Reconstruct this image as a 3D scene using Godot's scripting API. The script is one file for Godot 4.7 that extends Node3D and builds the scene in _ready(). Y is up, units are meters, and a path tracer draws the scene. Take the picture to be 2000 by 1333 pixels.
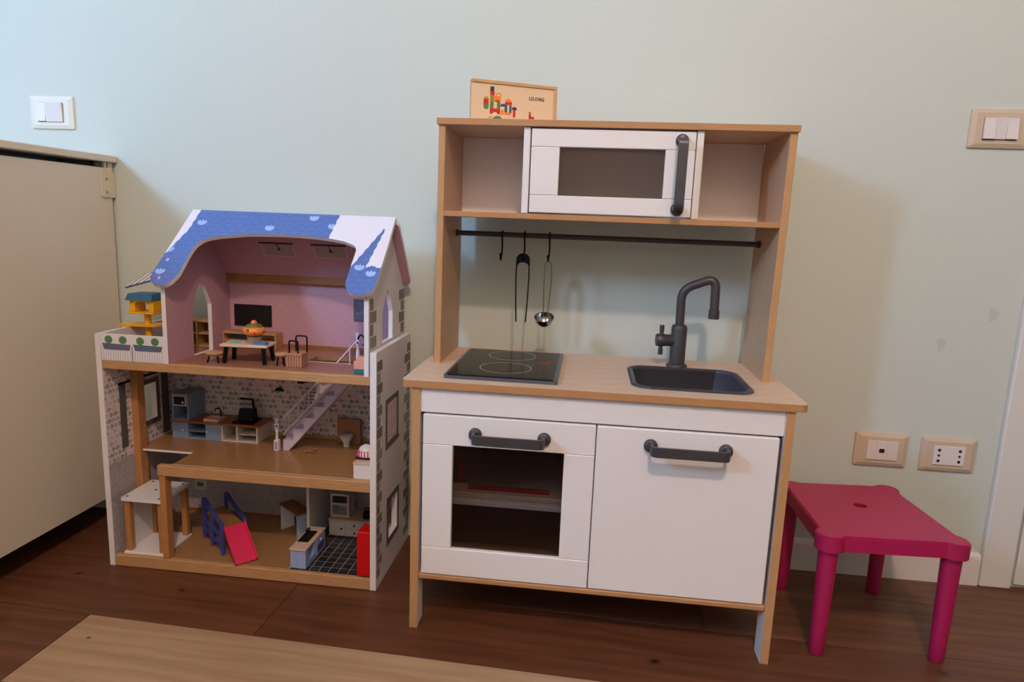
extends Node3D
# A children's corner: toy kitchen, doll house and pink stool against a mint wall.
# World: x to the right along the back wall, y up, z out of the wall (wall face at z = 0), metres.

var rng := RandomNumberGenerator.new()
var taken := {}
var grain: NoiseTexture2D
var fine: NoiseTexture2D
var coarse: NoiseTexture2D


func _ready() -> void:
	rng.seed = 7
	# ---- camera, sky, lights, exposure
	var cam := Camera3D.new()
	cam.name = "camera"
	add_child(cam)
	cam.position = Vector3(-0.029, 0.7877, 1.5762)
	cam.basis = Basis.from_euler(Vector3(-0.1724, 0.1097, 0.0379))
	cam.fov = 53.61
	cam.near = 0.02
	cam.far = 60.0
	cam.current = true
	var env := Environment.new()
	env.background_mode = Environment.BG_SKY
	var sky_mat := ProceduralSkyMaterial.new()
	sky_mat.sky_top_color = Color(0.42, 0.58, 0.85)
	sky_mat.sky_horizon_color = Color(0.78, 0.86, 0.95)
	sky_mat.ground_horizon_color = Color(0.6, 0.62, 0.6)
	sky_mat.ground_bottom_color = Color(0.35, 0.36, 0.33)
	var sky := Sky.new()
	sky.sky_material = sky_mat
	env.sky = sky
	env.tonemap_mode = Environment.TONE_MAPPER_LINEAR
	env.tonemap_exposure = 1.0
	env.sdfgi_enabled = true
	env.ssao_enabled = true
	env.ssil_enabled = true
	var world_env := WorldEnvironment.new()
	world_env.name = "world_environment"
	world_env.environment = env
	add_child(world_env)
	# daylight falling in through the window high in the wall behind the camera, far to its left
	var day := AreaLight3D.new()
	day.name = "window_daylight"
	day.area_size = Vector2(WIN_X1 - WIN_X0 - 0.06, WIN_Y1 - WIN_Y0 - 0.06)
	day.light_color = Color(0.61, 0.78, 0.98)
	day.light_energy = DAY_ENERGY
	day.area_normalize_energy = true
	day.shadow_enabled = true
	add_child(day)
	day.position = Vector3((WIN_X0 + WIN_X1) / 2, (WIN_Y0 + WIN_Y1) / 2, ROOM_Z1 - 0.03)
	set_up_materials()
	build_room()
	build_ceiling_lamp()
	build_cabinet()
	build_kitchen()
	build_stool()
	build_doll_house()
	build_top_floor_things()
	build_middle_floor_things()
	build_ground_floor_things()
	build_wall_fittings()


const ROOM_X0 := -3.4
const ROOM_X1 := 2.6
const ROOM_Z1 := 2.75
const ROOM_Y1 := 2.7
const WIN_Y0 := 1.95
const WIN_Y1 := 2.53
const WIN_X0 := -3.03
const WIN_X1 := -2.58
const DAY_ENERGY := 9.0
const LAMP_ENERGY := 2.62
const LAMP_AT := Vector3(0.15, 2.56, 2.25)


# ------------------------------------------------------------------ helpers
class MB:  # collects faces, one SurfaceTool for each material, and commits them as one named mesh
	var sts := {}
	var cur: SurfaceTool
	var off := Vector3.ZERO
	var xf := Transform3D()

	func _init(m: Material, o := Vector3.ZERO) -> void:
		off = o
		use(m)

	func use(m: Material) -> MB:
		if not sts.has(m):
			var st := SurfaceTool.new()
			st.begin(Mesh.PRIMITIVE_TRIANGLES)
			st.set_material(m)
			sts[m] = st
		cur = sts[m]
		return self

	func v(p: Vector3, n: Vector3, uv := Vector2.ZERO) -> void:
		cur.set_normal((xf.basis * n).normalized())
		cur.set_uv(uv)
		cur.add_vertex(xf * p - off)

	func tri(a: Vector3, b: Vector3, c: Vector3, n: Vector3) -> void:  # flat, turned so that it faces along n
		if (b - a).cross(c - a).dot(n) > 0.0:
			var t := b
			b = c
			c = t
		v(a, n)
		v(b, n)
		v(c, n)

	func tri_s(a: Vector3, na: Vector3, b: Vector3, nb: Vector3, c: Vector3, nc: Vector3) -> void:
		if (b - a).cross(c - a).dot(na + nb + nc) > 0.0:
			v(a, na)
			v(c, nc)
			v(b, nb)
		else:
			v(a, na)
			v(b, nb)
			v(c, nc)

	func face(p: Array, center: Vector3) -> void:  # a convex flat polygon that faces away from center
		var n: Vector3 = (p[1] - p[0]).cross(p[2] - p[0])
		if n.length() < 1e-12 and p.size() > 3:
			n = (p[2] - p[0]).cross(p[3] - p[0])
		n = n.normalized()
		if n.dot((p[0] + p[1] + p[2]) / 3.0 - center) < 0.0:
			n = -n
		for i in range(1, p.size() - 1):
			tri(p[0], p[i], p[i + 1], n)

	func box(a: Vector3, b: Vector3, bevel := 0.0012) -> MB:  # from corner a to corner b with chamfered edges
		var lo := a.min(b)
		var hi := a.max(b)
		var c := (lo + hi) / 2.0
		var h := (hi - lo) / 2.0
		var q: float = min(bevel, min(h.x, min(h.y, h.z)) * 0.45)
		var f := func(s: Vector3, ax: int) -> Vector3:
			var e := h - Vector3.ONE * q
			e[ax] = h[ax]
			return c + s * e
		for ax in 3:
			var u := (ax + 1) % 3
			var w := (ax + 2) % 3
			for s in [-1, 1]:
				var pts := []
				for k in [[-1, -1], [1, -1], [1, 1], [-1, 1]]:
					var sg := Vector3.ZERO
					sg[ax] = s
					sg[u] = k[0]
					sg[w] = k[1]
					pts.append(f.call(sg, ax))
				face(pts, c)
				if q <= 0.0:
					continue
				for s2 in [-1, 1]:  # edge along w between the faces ax and u
					var s00 := Vector3.ZERO
					s00[ax] = s
					s00[u] = s2
					s00[w] = -1
					var s01 := s00
					s01[w] = 1
					face([f.call(s00, ax), f.call(s01, ax), f.call(s01, u), f.call(s00, u)], c)
		if q > 0.0:
			for sx in [-1, 1]:
				for sy in [-1, 1]:
					for sz in [-1, 1]:
						var s := Vector3(sx, sy, sz)
						face([f.call(s, 0), f.call(s, 1), f.call(s, 2)], c)
		return self

	func hexa(p: Array) -> MB:  # p: four points below, then the four above them, in the same order
		var c := Vector3.ZERO
		for k in p:
			c += k / 8.0
		for q in [[0, 1, 2, 3], [4, 5, 6, 7], [0, 1, 5, 4], [1, 2, 6, 5], [2, 3, 7, 6], [3, 0, 4, 7]]:
			face([p[q[0]], p[q[1]], p[q[2]], p[q[3]]], c)
		return self

	func plate(outline: Array, holes: Array, t: Transform3D, thick: float, front: Material, edge: Material, back: Material, uv_box := Rect2(0, 0, 1, 1)) -> MB:
		# a sheet cut to an outline in t's xy plane, from z = 0 (back) to z = thick (front), with holes
		var pieces := [PackedVector2Array(outline)]
		for h in holes:
			var cx := 0.0
			for p in h:
				cx += p.x / h.size()
			var next := []
			for pc in pieces:
				for half in [PackedVector2Array([Vector2(-50, -50), Vector2(cx, -50), Vector2(cx, 50), Vector2(-50, 50)]), PackedVector2Array([Vector2(cx, -50), Vector2(50, -50), Vector2(50, 50), Vector2(cx, 50)])]:
					for r in Geometry2D.intersect_polygons(pc, half):
						next.append_array(Geometry2D.clip_polygons(r, PackedVector2Array(h)))
			pieces = next
		for pc in pieces:
			var ix := Geometry2D.triangulate_polygon(pc)
			for side in 2:
				use(front if side == 1 else back)
				var n := t.basis.z.normalized() * (1.0 if side == 1 else -1.0)
				var z: float = thick if side == 1 else 0.0
				for i in range(0, ix.size(), 3):
					var w := [pc[ix[i]], pc[ix[i + 1]], pc[ix[i + 2]]]
					var q := []
					for k in w:
						q.append(t * Vector3(k.x, k.y, z))
					if (q[1] - q[0]).cross(q[2] - q[0]).dot(n) > 0.0:
						q.reverse()
						w.reverse()
					for k in 3:
						v(q[k], n, Vector2((w[k].x - uv_box.position.x) / uv_box.size.x, 1.0 - (w[k].y - uv_box.position.y) / uv_box.size.y))
		use(edge)
		for loop in [outline] + holes:
			var inner: bool = not (loop == outline)
			var cw := Geometry2D.is_polygon_clockwise(PackedVector2Array(loop))
			for i in loop.size():
				var a: Vector2 = loop[i]
				var b: Vector2 = loop[(i + 1) % loop.size()]
				var d := (b - a).normalized()
				var n2 := Vector2(d.y, -d.x)
				if cw != inner:
					n2 = -n2
				var n := t.basis * Vector3(n2.x, n2.y, 0)
				var p := [t * Vector3(a.x, a.y, 0), t * Vector3(b.x, b.y, 0), t * Vector3(b.x, b.y, thick), t * Vector3(a.x, a.y, thick)]
				tri(p[0], p[1], p[2], n)
				tri(p[0], p[2], p[3], n)
		return self

	func lathe(prof: Array, t: Transform3D, n := 24, soft := 0.55) -> MB:  # prof: Vector2(radius, height), spun about t's y
		var m := prof.size()
		var sn := []
		for i in m - 1:
			var d: Vector2 = (prof[i + 1] - prof[i])
			sn.append(Vector2(d.y, -d.x).normalized() if d.length() > 1e-9 else Vector2.RIGHT)
		for i in m - 1:
			var n0: Vector2 = sn[i]
			var n1: Vector2 = sn[i]
			if i > 0 and sn[i - 1].dot(sn[i]) > soft:
				n0 = (sn[i - 1] + sn[i]).normalized()
			if i < m - 2 and sn[i + 1].dot(sn[i]) > soft:
				n1 = (sn[i + 1] + sn[i]).normalized()
			for k in n:
				var a0 := TAU * k / n
				var a1 := TAU * (k + 1) / n
				var e0 := Vector3(cos(a0), 0, sin(a0))
				var e1 := Vector3(cos(a1), 0, sin(a1))
				var P := func(e: Vector3, p: Vector2) -> Vector3: return t * (e * p.x + Vector3.UP * p.y)
				var N := func(e: Vector3, q: Vector2) -> Vector3: return (t.basis * (e * q.x + Vector3.UP * q.y)).normalized()
				if prof[i].x > 1e-6:
					tri_s(P.call(e0, prof[i]), N.call(e0, n0), P.call(e1, prof[i]), N.call(e1, n0), P.call(e1, prof[i + 1]), N.call(e1, n1))
				if prof[i + 1].x > 1e-6:
					tri_s(P.call(e0, prof[i]), N.call(e0, n0), P.call(e1, prof[i + 1]), N.call(e1, n1), P.call(e0, prof[i + 1]), N.call(e0, n1))
		return self

	func sweep(path: Array, section: Array, up: Vector3, round_section := true) -> MB:  # section: Vector2(along side, along up)
		var rings := []
		var frames := []
		var m := path.size()
		var last_up := up
		for i in m:
			var tg: Vector3
			if i == 0:
				tg = (path[1] - path[0]).normalized()
			elif i == m - 1:
				tg = (path[i] - path[i - 1]).normalized()
			else:
				tg = ((path[i + 1] - path[i]).normalized() + (path[i] - path[i - 1]).normalized()).normalized()
			var side := tg.cross(last_up)
			if side.length() < 1e-4:
				side = tg.cross(Vector3.RIGHT if absf(tg.x) < 0.9 else Vector3.FORWARD)
			side = side.normalized()
			var u := side.cross(tg).normalized()
			last_up = u
			var grow := 1.0
			if i > 0 and i < m - 1:
				grow = 1.0 / maxf(0.5, (path[i + 1] - path[i]).normalized().dot(tg))
			frames.append([side, u])
			var ring := []
			for s in section:
				ring.append(path[i] + side * s.x * (grow if not round_section else 1.0) + u * s.y)
			rings.append(ring)
		var k := section.size()
		for i in m - 1:
			for j in k:
				var j2 := (j + 1) % k
				var p := [rings[i][j], rings[i][j2], rings[i + 1][j2], rings[i + 1][j]]
				if round_section:
					var nn := []
					for q in [[i, j], [i, j2], [i + 1, j2], [i + 1, j]]:
						nn.append((rings[q[0]][q[1]] - path[q[0]]).normalized())
					tri_s(p[0], nn[0], p[1], nn[1], p[2], nn[2])
					tri_s(p[0], nn[0], p[2], nn[2], p[3], nn[3])
				else:
					face(p, (path[i] + path[i + 1]) / 2.0)
		for e in [0, m - 1]:
			var out: Vector3 = (path[0] - path[1]) if e == 0 else (path[m - 1] - path[m - 2])
			face(rings[e], path[e] - out)
		return self

	func tube(path: Array, r: float, n := 12) -> MB:
		var s := []
		for i in n:
			s.append(Vector2(cos(TAU * i / n), sin(TAU * i / n)) * r)
		return sweep(path, s, Vector3(0.13, 1, 0.07).normalized())

	func mesh() -> ArrayMesh:
		var m := ArrayMesh.new()
		for k in sts:
			var a: Array = sts[k].commit_to_arrays()
			if a[Mesh.ARRAY_VERTEX] == null or a[Mesh.ARRAY_VERTEX].size() == 0:
				continue
			m.add_surface_from_arrays(Mesh.PRIMITIVE_TRIANGLES, a)
			m.surface_set_material(m.get_surface_count() - 1, k)
		return m


func numbered(called: String) -> String:
	var n: int = taken.get(called, 0)
	taken[called] = n + 1
	return called if n == 0 else "%s_%03d" % [called, n]


func thing(called: String, label: String, category: String, at := Vector3.ZERO, turn := 0.0, group := "") -> Node3D:
	var o := Node3D.new()
	o.name = numbered(called)
	add_child(o, true)
	o.position = at
	o.rotation.y = turn
	describe(o, label, category, group)
	return o


func describe(o: Node3D, label: String, category: String, group := "") -> void:
	o.set_meta("label", label)
	o.set_meta("category", category)
	if group != "":
		o.set_meta("group", group)


func put(called: String, mb: MB, parent: Node3D, label := "") -> MeshInstance3D:
	return put_mesh(called, mb.mesh(), parent, label)


func put_mesh(called: String, mesh: Mesh, parent: Node3D, label := "") -> MeshInstance3D:
	var o := MeshInstance3D.new()
	o.name = called
	if parent == self:
		o.name = numbered(called)
	else:
		var n := 0
		while parent.has_node(NodePath(String(o.name))):
			n += 1
			o.name = "%s_%03d" % [called, n]
	o.mesh = mesh
	parent.add_child(o, true)
	if label != "":
		o.set_meta("label", label)
	return o


func struct(called: String, mb: MB, parent: Node3D = self) -> MeshInstance3D:
	var o := put(called, mb, parent)
	o.set_meta("kind", "structure")
	return o


func another(o: Node3D, at: Vector3, label: String) -> Node3D:
	var c: Node3D = o.duplicate()
	c.name = numbered(String(o.name).trim_suffix("_001"))
	add_child(c, true)
	c.position = at
	c.set_meta("label", label)
	return c


func rect(x0: float, y0: float, x1: float, y1: float) -> Array:
	return [Vector2(x0, y0), Vector2(x1, y0), Vector2(x1, y1), Vector2(x0, y1)]


func rounded(x0: float, y0: float, x1: float, y1: float, r: float, n := 6) -> Array:
	var out := []
	for c in [[x1 - r, y1 - r, 0.0], [x0 + r, y1 - r, PI / 2], [x0 + r, y0 + r, PI], [x1 - r, y0 + r, 1.5 * PI]]:
		for i in n + 1:
			var a: float = c[2] + PI / 2 * i / n
			out.append(Vector2(c[0] + cos(a) * r, c[1] + sin(a) * r))
	return out


func fillet(pts: Array, r: float, n := 6) -> Array:  # rounds the corners of an open path
	var out := [pts[0]]
	for i in range(1, pts.size() - 1):
		var a: Vector3 = (pts[i - 1] - pts[i])
		var b: Vector3 = (pts[i + 1] - pts[i])
		var q: float = min(r, min(a.length(), b.length()) * 0.49)
		var p0: Vector3 = pts[i] + a.normalized() * q
		var p2: Vector3 = pts[i] + b.normalized() * q
		for k in n + 1:
			var t := float(k) / n
			out.append(p0.lerp(pts[i], t).lerp(pts[i].lerp(p2, t), t))
	out.append(pts[-1])
	return out


func along(axis_y: Vector3, at: Vector3) -> Transform3D:  # a frame whose y runs along axis_y
	var y := axis_y.normalized()
	var x := y.cross(Vector3.FORWARD if absf(y.z) < 0.9 else Vector3.RIGHT).normalized()
	return Transform3D(Basis(x, y, x.cross(y)), at)


# face frames for plates: front towards +z, +x, -x, +y
func facing_z(z: float) -> Transform3D:
	return Transform3D(Basis.IDENTITY, Vector3(0, 0, z))


func facing_x(x: float) -> Transform3D:  # plate x runs along -z, plate y along y
	return Transform3D(Basis(Vector3(0, 0, -1), Vector3.UP, Vector3.RIGHT), Vector3(x, 0, 0))


func facing_left(x: float) -> Transform3D:  # plate x runs along z
	return Transform3D(Basis(Vector3(0, 0, 1), Vector3.UP, Vector3.LEFT), Vector3(x, 0, 0))


func facing_up(y: float) -> Transform3D:  # plate x along x, plate y along -z
	return Transform3D(Basis(Vector3.RIGHT, Vector3(0, 0, -1), Vector3.UP), Vector3(0, y, 0))


# ------------------------------------------------------------------ materials
func noise_tex(seed_: int, freq: float, lo: float, hi: float, octaves := 4, size := 512) -> NoiseTexture2D:
	var n := FastNoiseLite.new()
	n.seed = seed_
	n.frequency = freq
	n.noise_type = FastNoiseLite.TYPE_SIMPLEX_SMOOTH
	n.fractal_octaves = octaves
	var t := NoiseTexture2D.new()
	t.width = size
	t.height = size
	t.seamless = true
	t.noise = n
	var g := Gradient.new()
	g.set_color(0, Color(lo, lo, lo))
	g.set_color(1, Color(hi, hi, hi))
	t.color_ramp = g
	return t


func flat(c: Color, rough := 0.6, metal := 0.0) -> StandardMaterial3D:
	var m := StandardMaterial3D.new()
	m.albedo_color = c
	m.roughness = rough
	m.metallic = metal
	return m


func grained(c: Color, tex: Texture2D, scale: Vector3, rough := 0.5, offset := Vector3.ZERO) -> StandardMaterial3D:
	var m := flat(c, rough)
	m.albedo_texture = tex
	m.uv1_triplanar = true
	m.uv1_scale = scale
	m.uv1_offset = offset
	m.uv1_triplanar_sharpness = 8.0
	return m


func printed(img: Image, rough := 0.5, tile := false) -> StandardMaterial3D:
	var m := flat(Color.WHITE, rough)
	m.albedo_texture = ImageTexture.create_from_image(img)
	m.texture_repeat = tile
	return m


func picture(w: int, h: int, f: Callable) -> Image:
	var im := Image.create(w, h, false, Image.FORMAT_RGB8)
	for y in h:
		for x in w:
			im.set_pixel(x, y, f.call(x, y))
	return im


var wall_paint: StandardMaterial3D
var plaster: StandardMaterial3D
var white_paint: StandardMaterial3D
var trim_white: StandardMaterial3D
var birch: StandardMaterial3D
var birch_up: StandardMaterial3D
var birch_edge: StandardMaterial3D
var birch_edge_up: StandardMaterial3D
var foil_white: StandardMaterial3D
var pine: StandardMaterial3D
var pine_up: StandardMaterial3D
var pine_deep: StandardMaterial3D
var doll_white: StandardMaterial3D
var doll_floor: StandardMaterial3D
var doll_floor_top: StandardMaterial3D
var iron: StandardMaterial3D
var iron_dark: StandardMaterial3D
var black_plastic: StandardMaterial3D
var beige: StandardMaterial3D
var steel: StandardMaterial3D
var fitting: StandardMaterial3D
var rocker: StandardMaterial3D
var dark_hole: StandardMaterial3D
var slate_blue: StandardMaterial3D
var pink_print: StandardMaterial3D
var triangle_print: StandardMaterial3D
var stucco_print: StandardMaterial3D
var smoked: StandardMaterial3D
var pale_pane: StandardMaterial3D


func set_up_materials() -> void:
	grain = noise_tex(3, 0.02, 0.84, 1.0)
	fine = noise_tex(11, 0.06, 0.985, 1.0)
	coarse = noise_tex(5, 0.008, 0.9, 1.0, 3)
	wall_paint = grained(Color(0.80, 0.83, 0.80), fine, Vector3(3, 3, 3), 0.75)
	plaster = flat(Color(0.86, 0.85, 0.82), 0.8)
	white_paint = flat(Color(0.915, 0.89, 0.88), 0.34)
	trim_white = flat(Color(0.88, 0.865, 0.85), 0.4)
	birch = grained(Color(0.895, 0.775, 0.68), grain, Vector3(1.2, 22, 22), 0.42)
	birch_up = grained(Color(0.87, 0.70, 0.56), grain, Vector3(22, 1.2, 22), 0.45)
	birch_edge = grained(Color(0.78, 0.565, 0.37), grain, Vector3(1.5, 110, 60), 0.5)
	birch_edge_up = grained(Color(0.81, 0.615, 0.42), grain, Vector3(110, 1.5, 60), 0.5)
	foil_white = flat(Color(0.92, 0.87, 0.855), 0.45)
	pine = grained(Color(0.80, 0.615, 0.43), grain, Vector3(2.0, 45, 45), 0.5)
	pine_up = grained(Color(0.78, 0.54, 0.33), grain, Vector3(45, 2.0, 45), 0.5)
	pine_deep = grained(Color(0.64, 0.42, 0.24), grain, Vector3(2.0, 45, 45), 0.5)
	doll_white = flat(Color(0.90, 0.88, 0.89), 0.5)
	doll_floor = grained(Color(0.69, 0.51, 0.335), grain, Vector3(2.4, 40, 40), 0.24)
	doll_floor_top = grained(Color(0.66, 0.45, 0.37), grain, Vector3(2.4, 34, 34), 0.35)
	iron = flat(Color(0.30, 0.285, 0.30), 0.42, 0.35)
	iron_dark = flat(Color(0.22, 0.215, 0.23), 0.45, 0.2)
	black_plastic = flat(Color(0.028, 0.028, 0.032), 0.42)
	black_plastic.metallic_specular = 0.3
	beige = grained(Color(0.86, 0.815, 0.745), fine, Vector3(8, 14, 1.5), 0.5)
	steel = flat(Color(0.72, 0.70, 0.68), 0.18, 1.0)
	fitting = flat(Color(0.80, 0.725, 0.64), 0.35)
	rocker = flat(Color(0.88, 0.85, 0.85), 0.35)
	dark_hole = flat(Color(0.10, 0.07, 0.08), 0.8)
	slate_blue = flat(Color(0.50, 0.58, 0.70), 0.5)
	smoked = StandardMaterial3D.new()
	smoked.transparency = BaseMaterial3D.TRANSPARENCY_ALPHA
	smoked.albedo_color = Color(0.10, 0.05, 0.035, 0.38)
	smoked.roughness = 0.06
	smoked.metallic_specular = 0.3
	pale_pane = StandardMaterial3D.new()
	pale_pane.transparency = BaseMaterial3D.TRANSPARENCY_ALPHA
	pale_pane.albedo_color = Color(0.45, 0.38, 0.34, 0.2)
	pale_pane.roughness = 0.06
	pale_pane.metallic_specular = 0.3
	pink_print = printed(picture(128, 128, func(x, y):
		var c := Color(0.755, 0.585, 0.645)
		for d in [Vector2(32, 32), Vector2(96, 96)]:
			var q := Vector2(absf(x - d.x), absf(y - d.y))
			if q.x + q.y < 8.0:
				c = Color(0.60, 0.48, 0.54)
		return c), 0.6, true)
	triangle_print = printed(picture(192, 192, func(x, y): return triangle_pixel(x, y)), 0.6, true)
	var sn := FastNoiseLite.new()
	sn.seed = 21
	sn.frequency = 0.03
	sn.fractal_octaves = 4
	stucco_print = printed(picture(256, 256, func(x, y):
		var k: float = 0.5 + 0.5 * sn.get_noise_2d(x, y)
		return Color(0.60, 0.57, 0.585).lerp(Color(0.78, 0.74, 0.75), k)), 0.6, true)
	triangle_print.uv1_scale = Vector3.ONE


func triangle_pixel(x: int, y: int) -> Color:  # rows of triangles pointing sideways in grey, pink and off-white
	var row := y / 32
	var fy := (y % 32) / 32.0
	var xx := x + (16 if row % 2 == 1 else 0)
	var col := xx / 32
	var fx := (xx % 32) / 32.0
	var k := (col * 7 + row * 5 + (col % 6) * (row % 6) * 3) % 12
	if fx < 1.0 - absf(fy - 0.5) * 2.0:
		return [Color(0.68, 0.665, 0.655), Color(0.91, 0.78, 0.79), Color(0.89, 0.85, 0.85), Color(0.59, 0.59, 0.58), Color(0.91, 0.81, 0.81), Color(0.74, 0.72, 0.71), Color(0.89, 0.76, 0.77), Color(0.64, 0.625, 0.62), Color(0.88, 0.83, 0.82), Color(0.79, 0.75, 0.75), Color(0.61, 0.60, 0.59), Color(0.89, 0.78, 0.79)][k]
	return [Color(0.91, 0.86, 0.86), Color(0.89, 0.83, 0.835), Color(0.92, 0.875, 0.87)][k % 3]


# ------------------------------------------------------------------ the room
func build_room() -> void:
	struct("wall_back", MB.new(wall_paint).box(Vector3(ROOM_X0 - 0.2, -0.1, -0.2), Vector3(ROOM_X1 + 0.2, ROOM_Y1 + 0.1, 0), 0.0))
	struct("wall_right", MB.new(wall_paint).box(Vector3(ROOM_X1, -0.1, 0), Vector3(ROOM_X1 + 0.2, ROOM_Y1 + 0.1, ROOM_Z1), 0.0))
	struct("wall_left", MB.new(wall_paint).box(Vector3(ROOM_X0 - 0.2, -0.1, 0), Vector3(ROOM_X0, ROOM_Y1 + 0.1, ROOM_Z1), 0.0))
	struct("ceiling", MB.new(plaster).box(Vector3(ROOM_X0 - 0.2, ROOM_Y1, -0.2), Vector3(ROOM_X1 + 0.2, ROOM_Y1 + 0.2, ROOM_Z1 + 0.2), 0.0))
	struct("wall_front", MB.new(wall_paint).plate(rect(ROOM_X0 - 0.2, -0.1, ROOM_X1 + 0.2, ROOM_Y1 + 0.1), [rect(WIN_X0, WIN_Y0, WIN_X1, WIN_Y1)], facing_z(ROOM_Z1), 0.2, wall_paint, plaster, wall_paint))
	var win := MB.new(trim_white)
	win.plate(rect(WIN_X0, WIN_Y0, WIN_X1, WIN_Y1), [rect(WIN_X0 + 0.03, WIN_Y0 + 0.03, WIN_X1 - 0.03, WIN_Y1 - 0.03)], facing_z(ROOM_Z1 + 0.06), 0.05, trim_white, trim_white, trim_white)
	var window := struct("window_1", win)
	var glass := StandardMaterial3D.new()
	glass.transparency = BaseMaterial3D.TRANSPARENCY_ALPHA
	glass.albedo_color = Color(0.95, 0.98, 1.0, 0.06)
	glass.roughness = 0.02
	put("pane", MB.new(glass).box(Vector3(WIN_X0 + 0.03, WIN_Y0 + 0.03, ROOM_Z1 + 0.083), Vector3(WIN_X1 - 0.03, WIN_Y1 - 0.03, ROOM_Z1 + 0.087), 0.0), window)
	build_floor()
	# skirting along the back wall, with a rounded top edge
	var prof := [Vector2(0, 0), Vector2(0.013, 0), Vector2(0.013, 0.066), Vector2(0.0115, 0.072), Vector2(0.008, 0.0755), Vector2(0, 0.077)]
	var sk := MB.new(trim_white)
	sk.plate(prof, [], Transform3D(Basis(Vector3(0, 0, 1), Vector3.UP, Vector3.LEFT), Vector3(0.904, 0, 0)), 0.904 - ROOM_X0, trim_white, trim_white, trim_white)
	struct("baseboard_back", sk)
	# door casing and the edge of a white door
	struct("trim_1", MB.new(trim_white).box(Vector3(0.906, 0, 0), Vector3(0.974, 2.12, 0.016), 0.003).box(Vector3(0.906, 2.12, 0), Vector3(1.90, 2.19, 0.016), 0.003).box(Vector3(1.832, 0, 0), Vector3(1.90, 2.12, 0.016), 0.003))
	var door := struct("door_1", MB.new(trim_white).box(Vector3(0.984, 0.008, 0.0), Vector3(1.824, 2.112, 0.008), 0.003))
	put("door_handle", MB.new(steel).tube(fillet([Vector3(1.06, 1.02, 0.008), Vector3(1.06, 1.02, 0.06), Vector3(1.18, 1.02, 0.06)], 0.02), 0.009), door)
	put("handle_rose", MB.new(steel).lathe([Vector2(0, 0.006), Vector2(0.024, 0.006), Vector2(0.026, 0)], along(Vector3(0, 0, 1), Vector3(1.06, 1.02, 0.008))), door)


func plank_picture(seed_: int, base: Color, dark: Color, knots: Array, w := 1024, h := 224) -> Image:
	var a := FastNoiseLite.new()
	a.seed = seed_
	a.frequency = 1.0
	a.fractal_octaves = 3
	var b := FastNoiseLite.new()
	b.seed = seed_ + 50
	b.frequency = 1.0
	b.fractal_octaves = 2
	return picture(w, h, func(x, y):
		var u := float(x) / w
		var v := float(y) / h
		var wv := v + 0.10 * a.get_noise_2d(u * 2.2, v * 1.5)
		var k := 0.0
		for q in knots:
			var d := Vector2((u - q.x) * 5.6, v - q.y)
			var l: float = d.length() / q.z
			wv += 0.25 * q.z * exp(-l * l * 0.35) * signf(d.y)
			k = maxf(k, exp(-l * l * 2.0))
		var streak := 0.5 + 0.5 * b.get_noise_2d(u * 7.0, wv * 95.0)
		var band := 0.5 + 0.5 * sin(wv * 38.0 + 3.0 * a.get_noise_2d(u * 1.5 + 9.0, wv * 4.0))
		var patch := 0.5 + 0.5 * a.get_noise_2d(u * 4.0 + 30.0, v * 3.0)
		var t := clampf(0.46 * streak + 0.22 * band + 0.42 * patch - 0.1, 0.0, 1.0)
		var c := base.lerp(dark, t)
		return c.lerp(Color(0.05, 0.03, 0.02), 0.85 * k))


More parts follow.
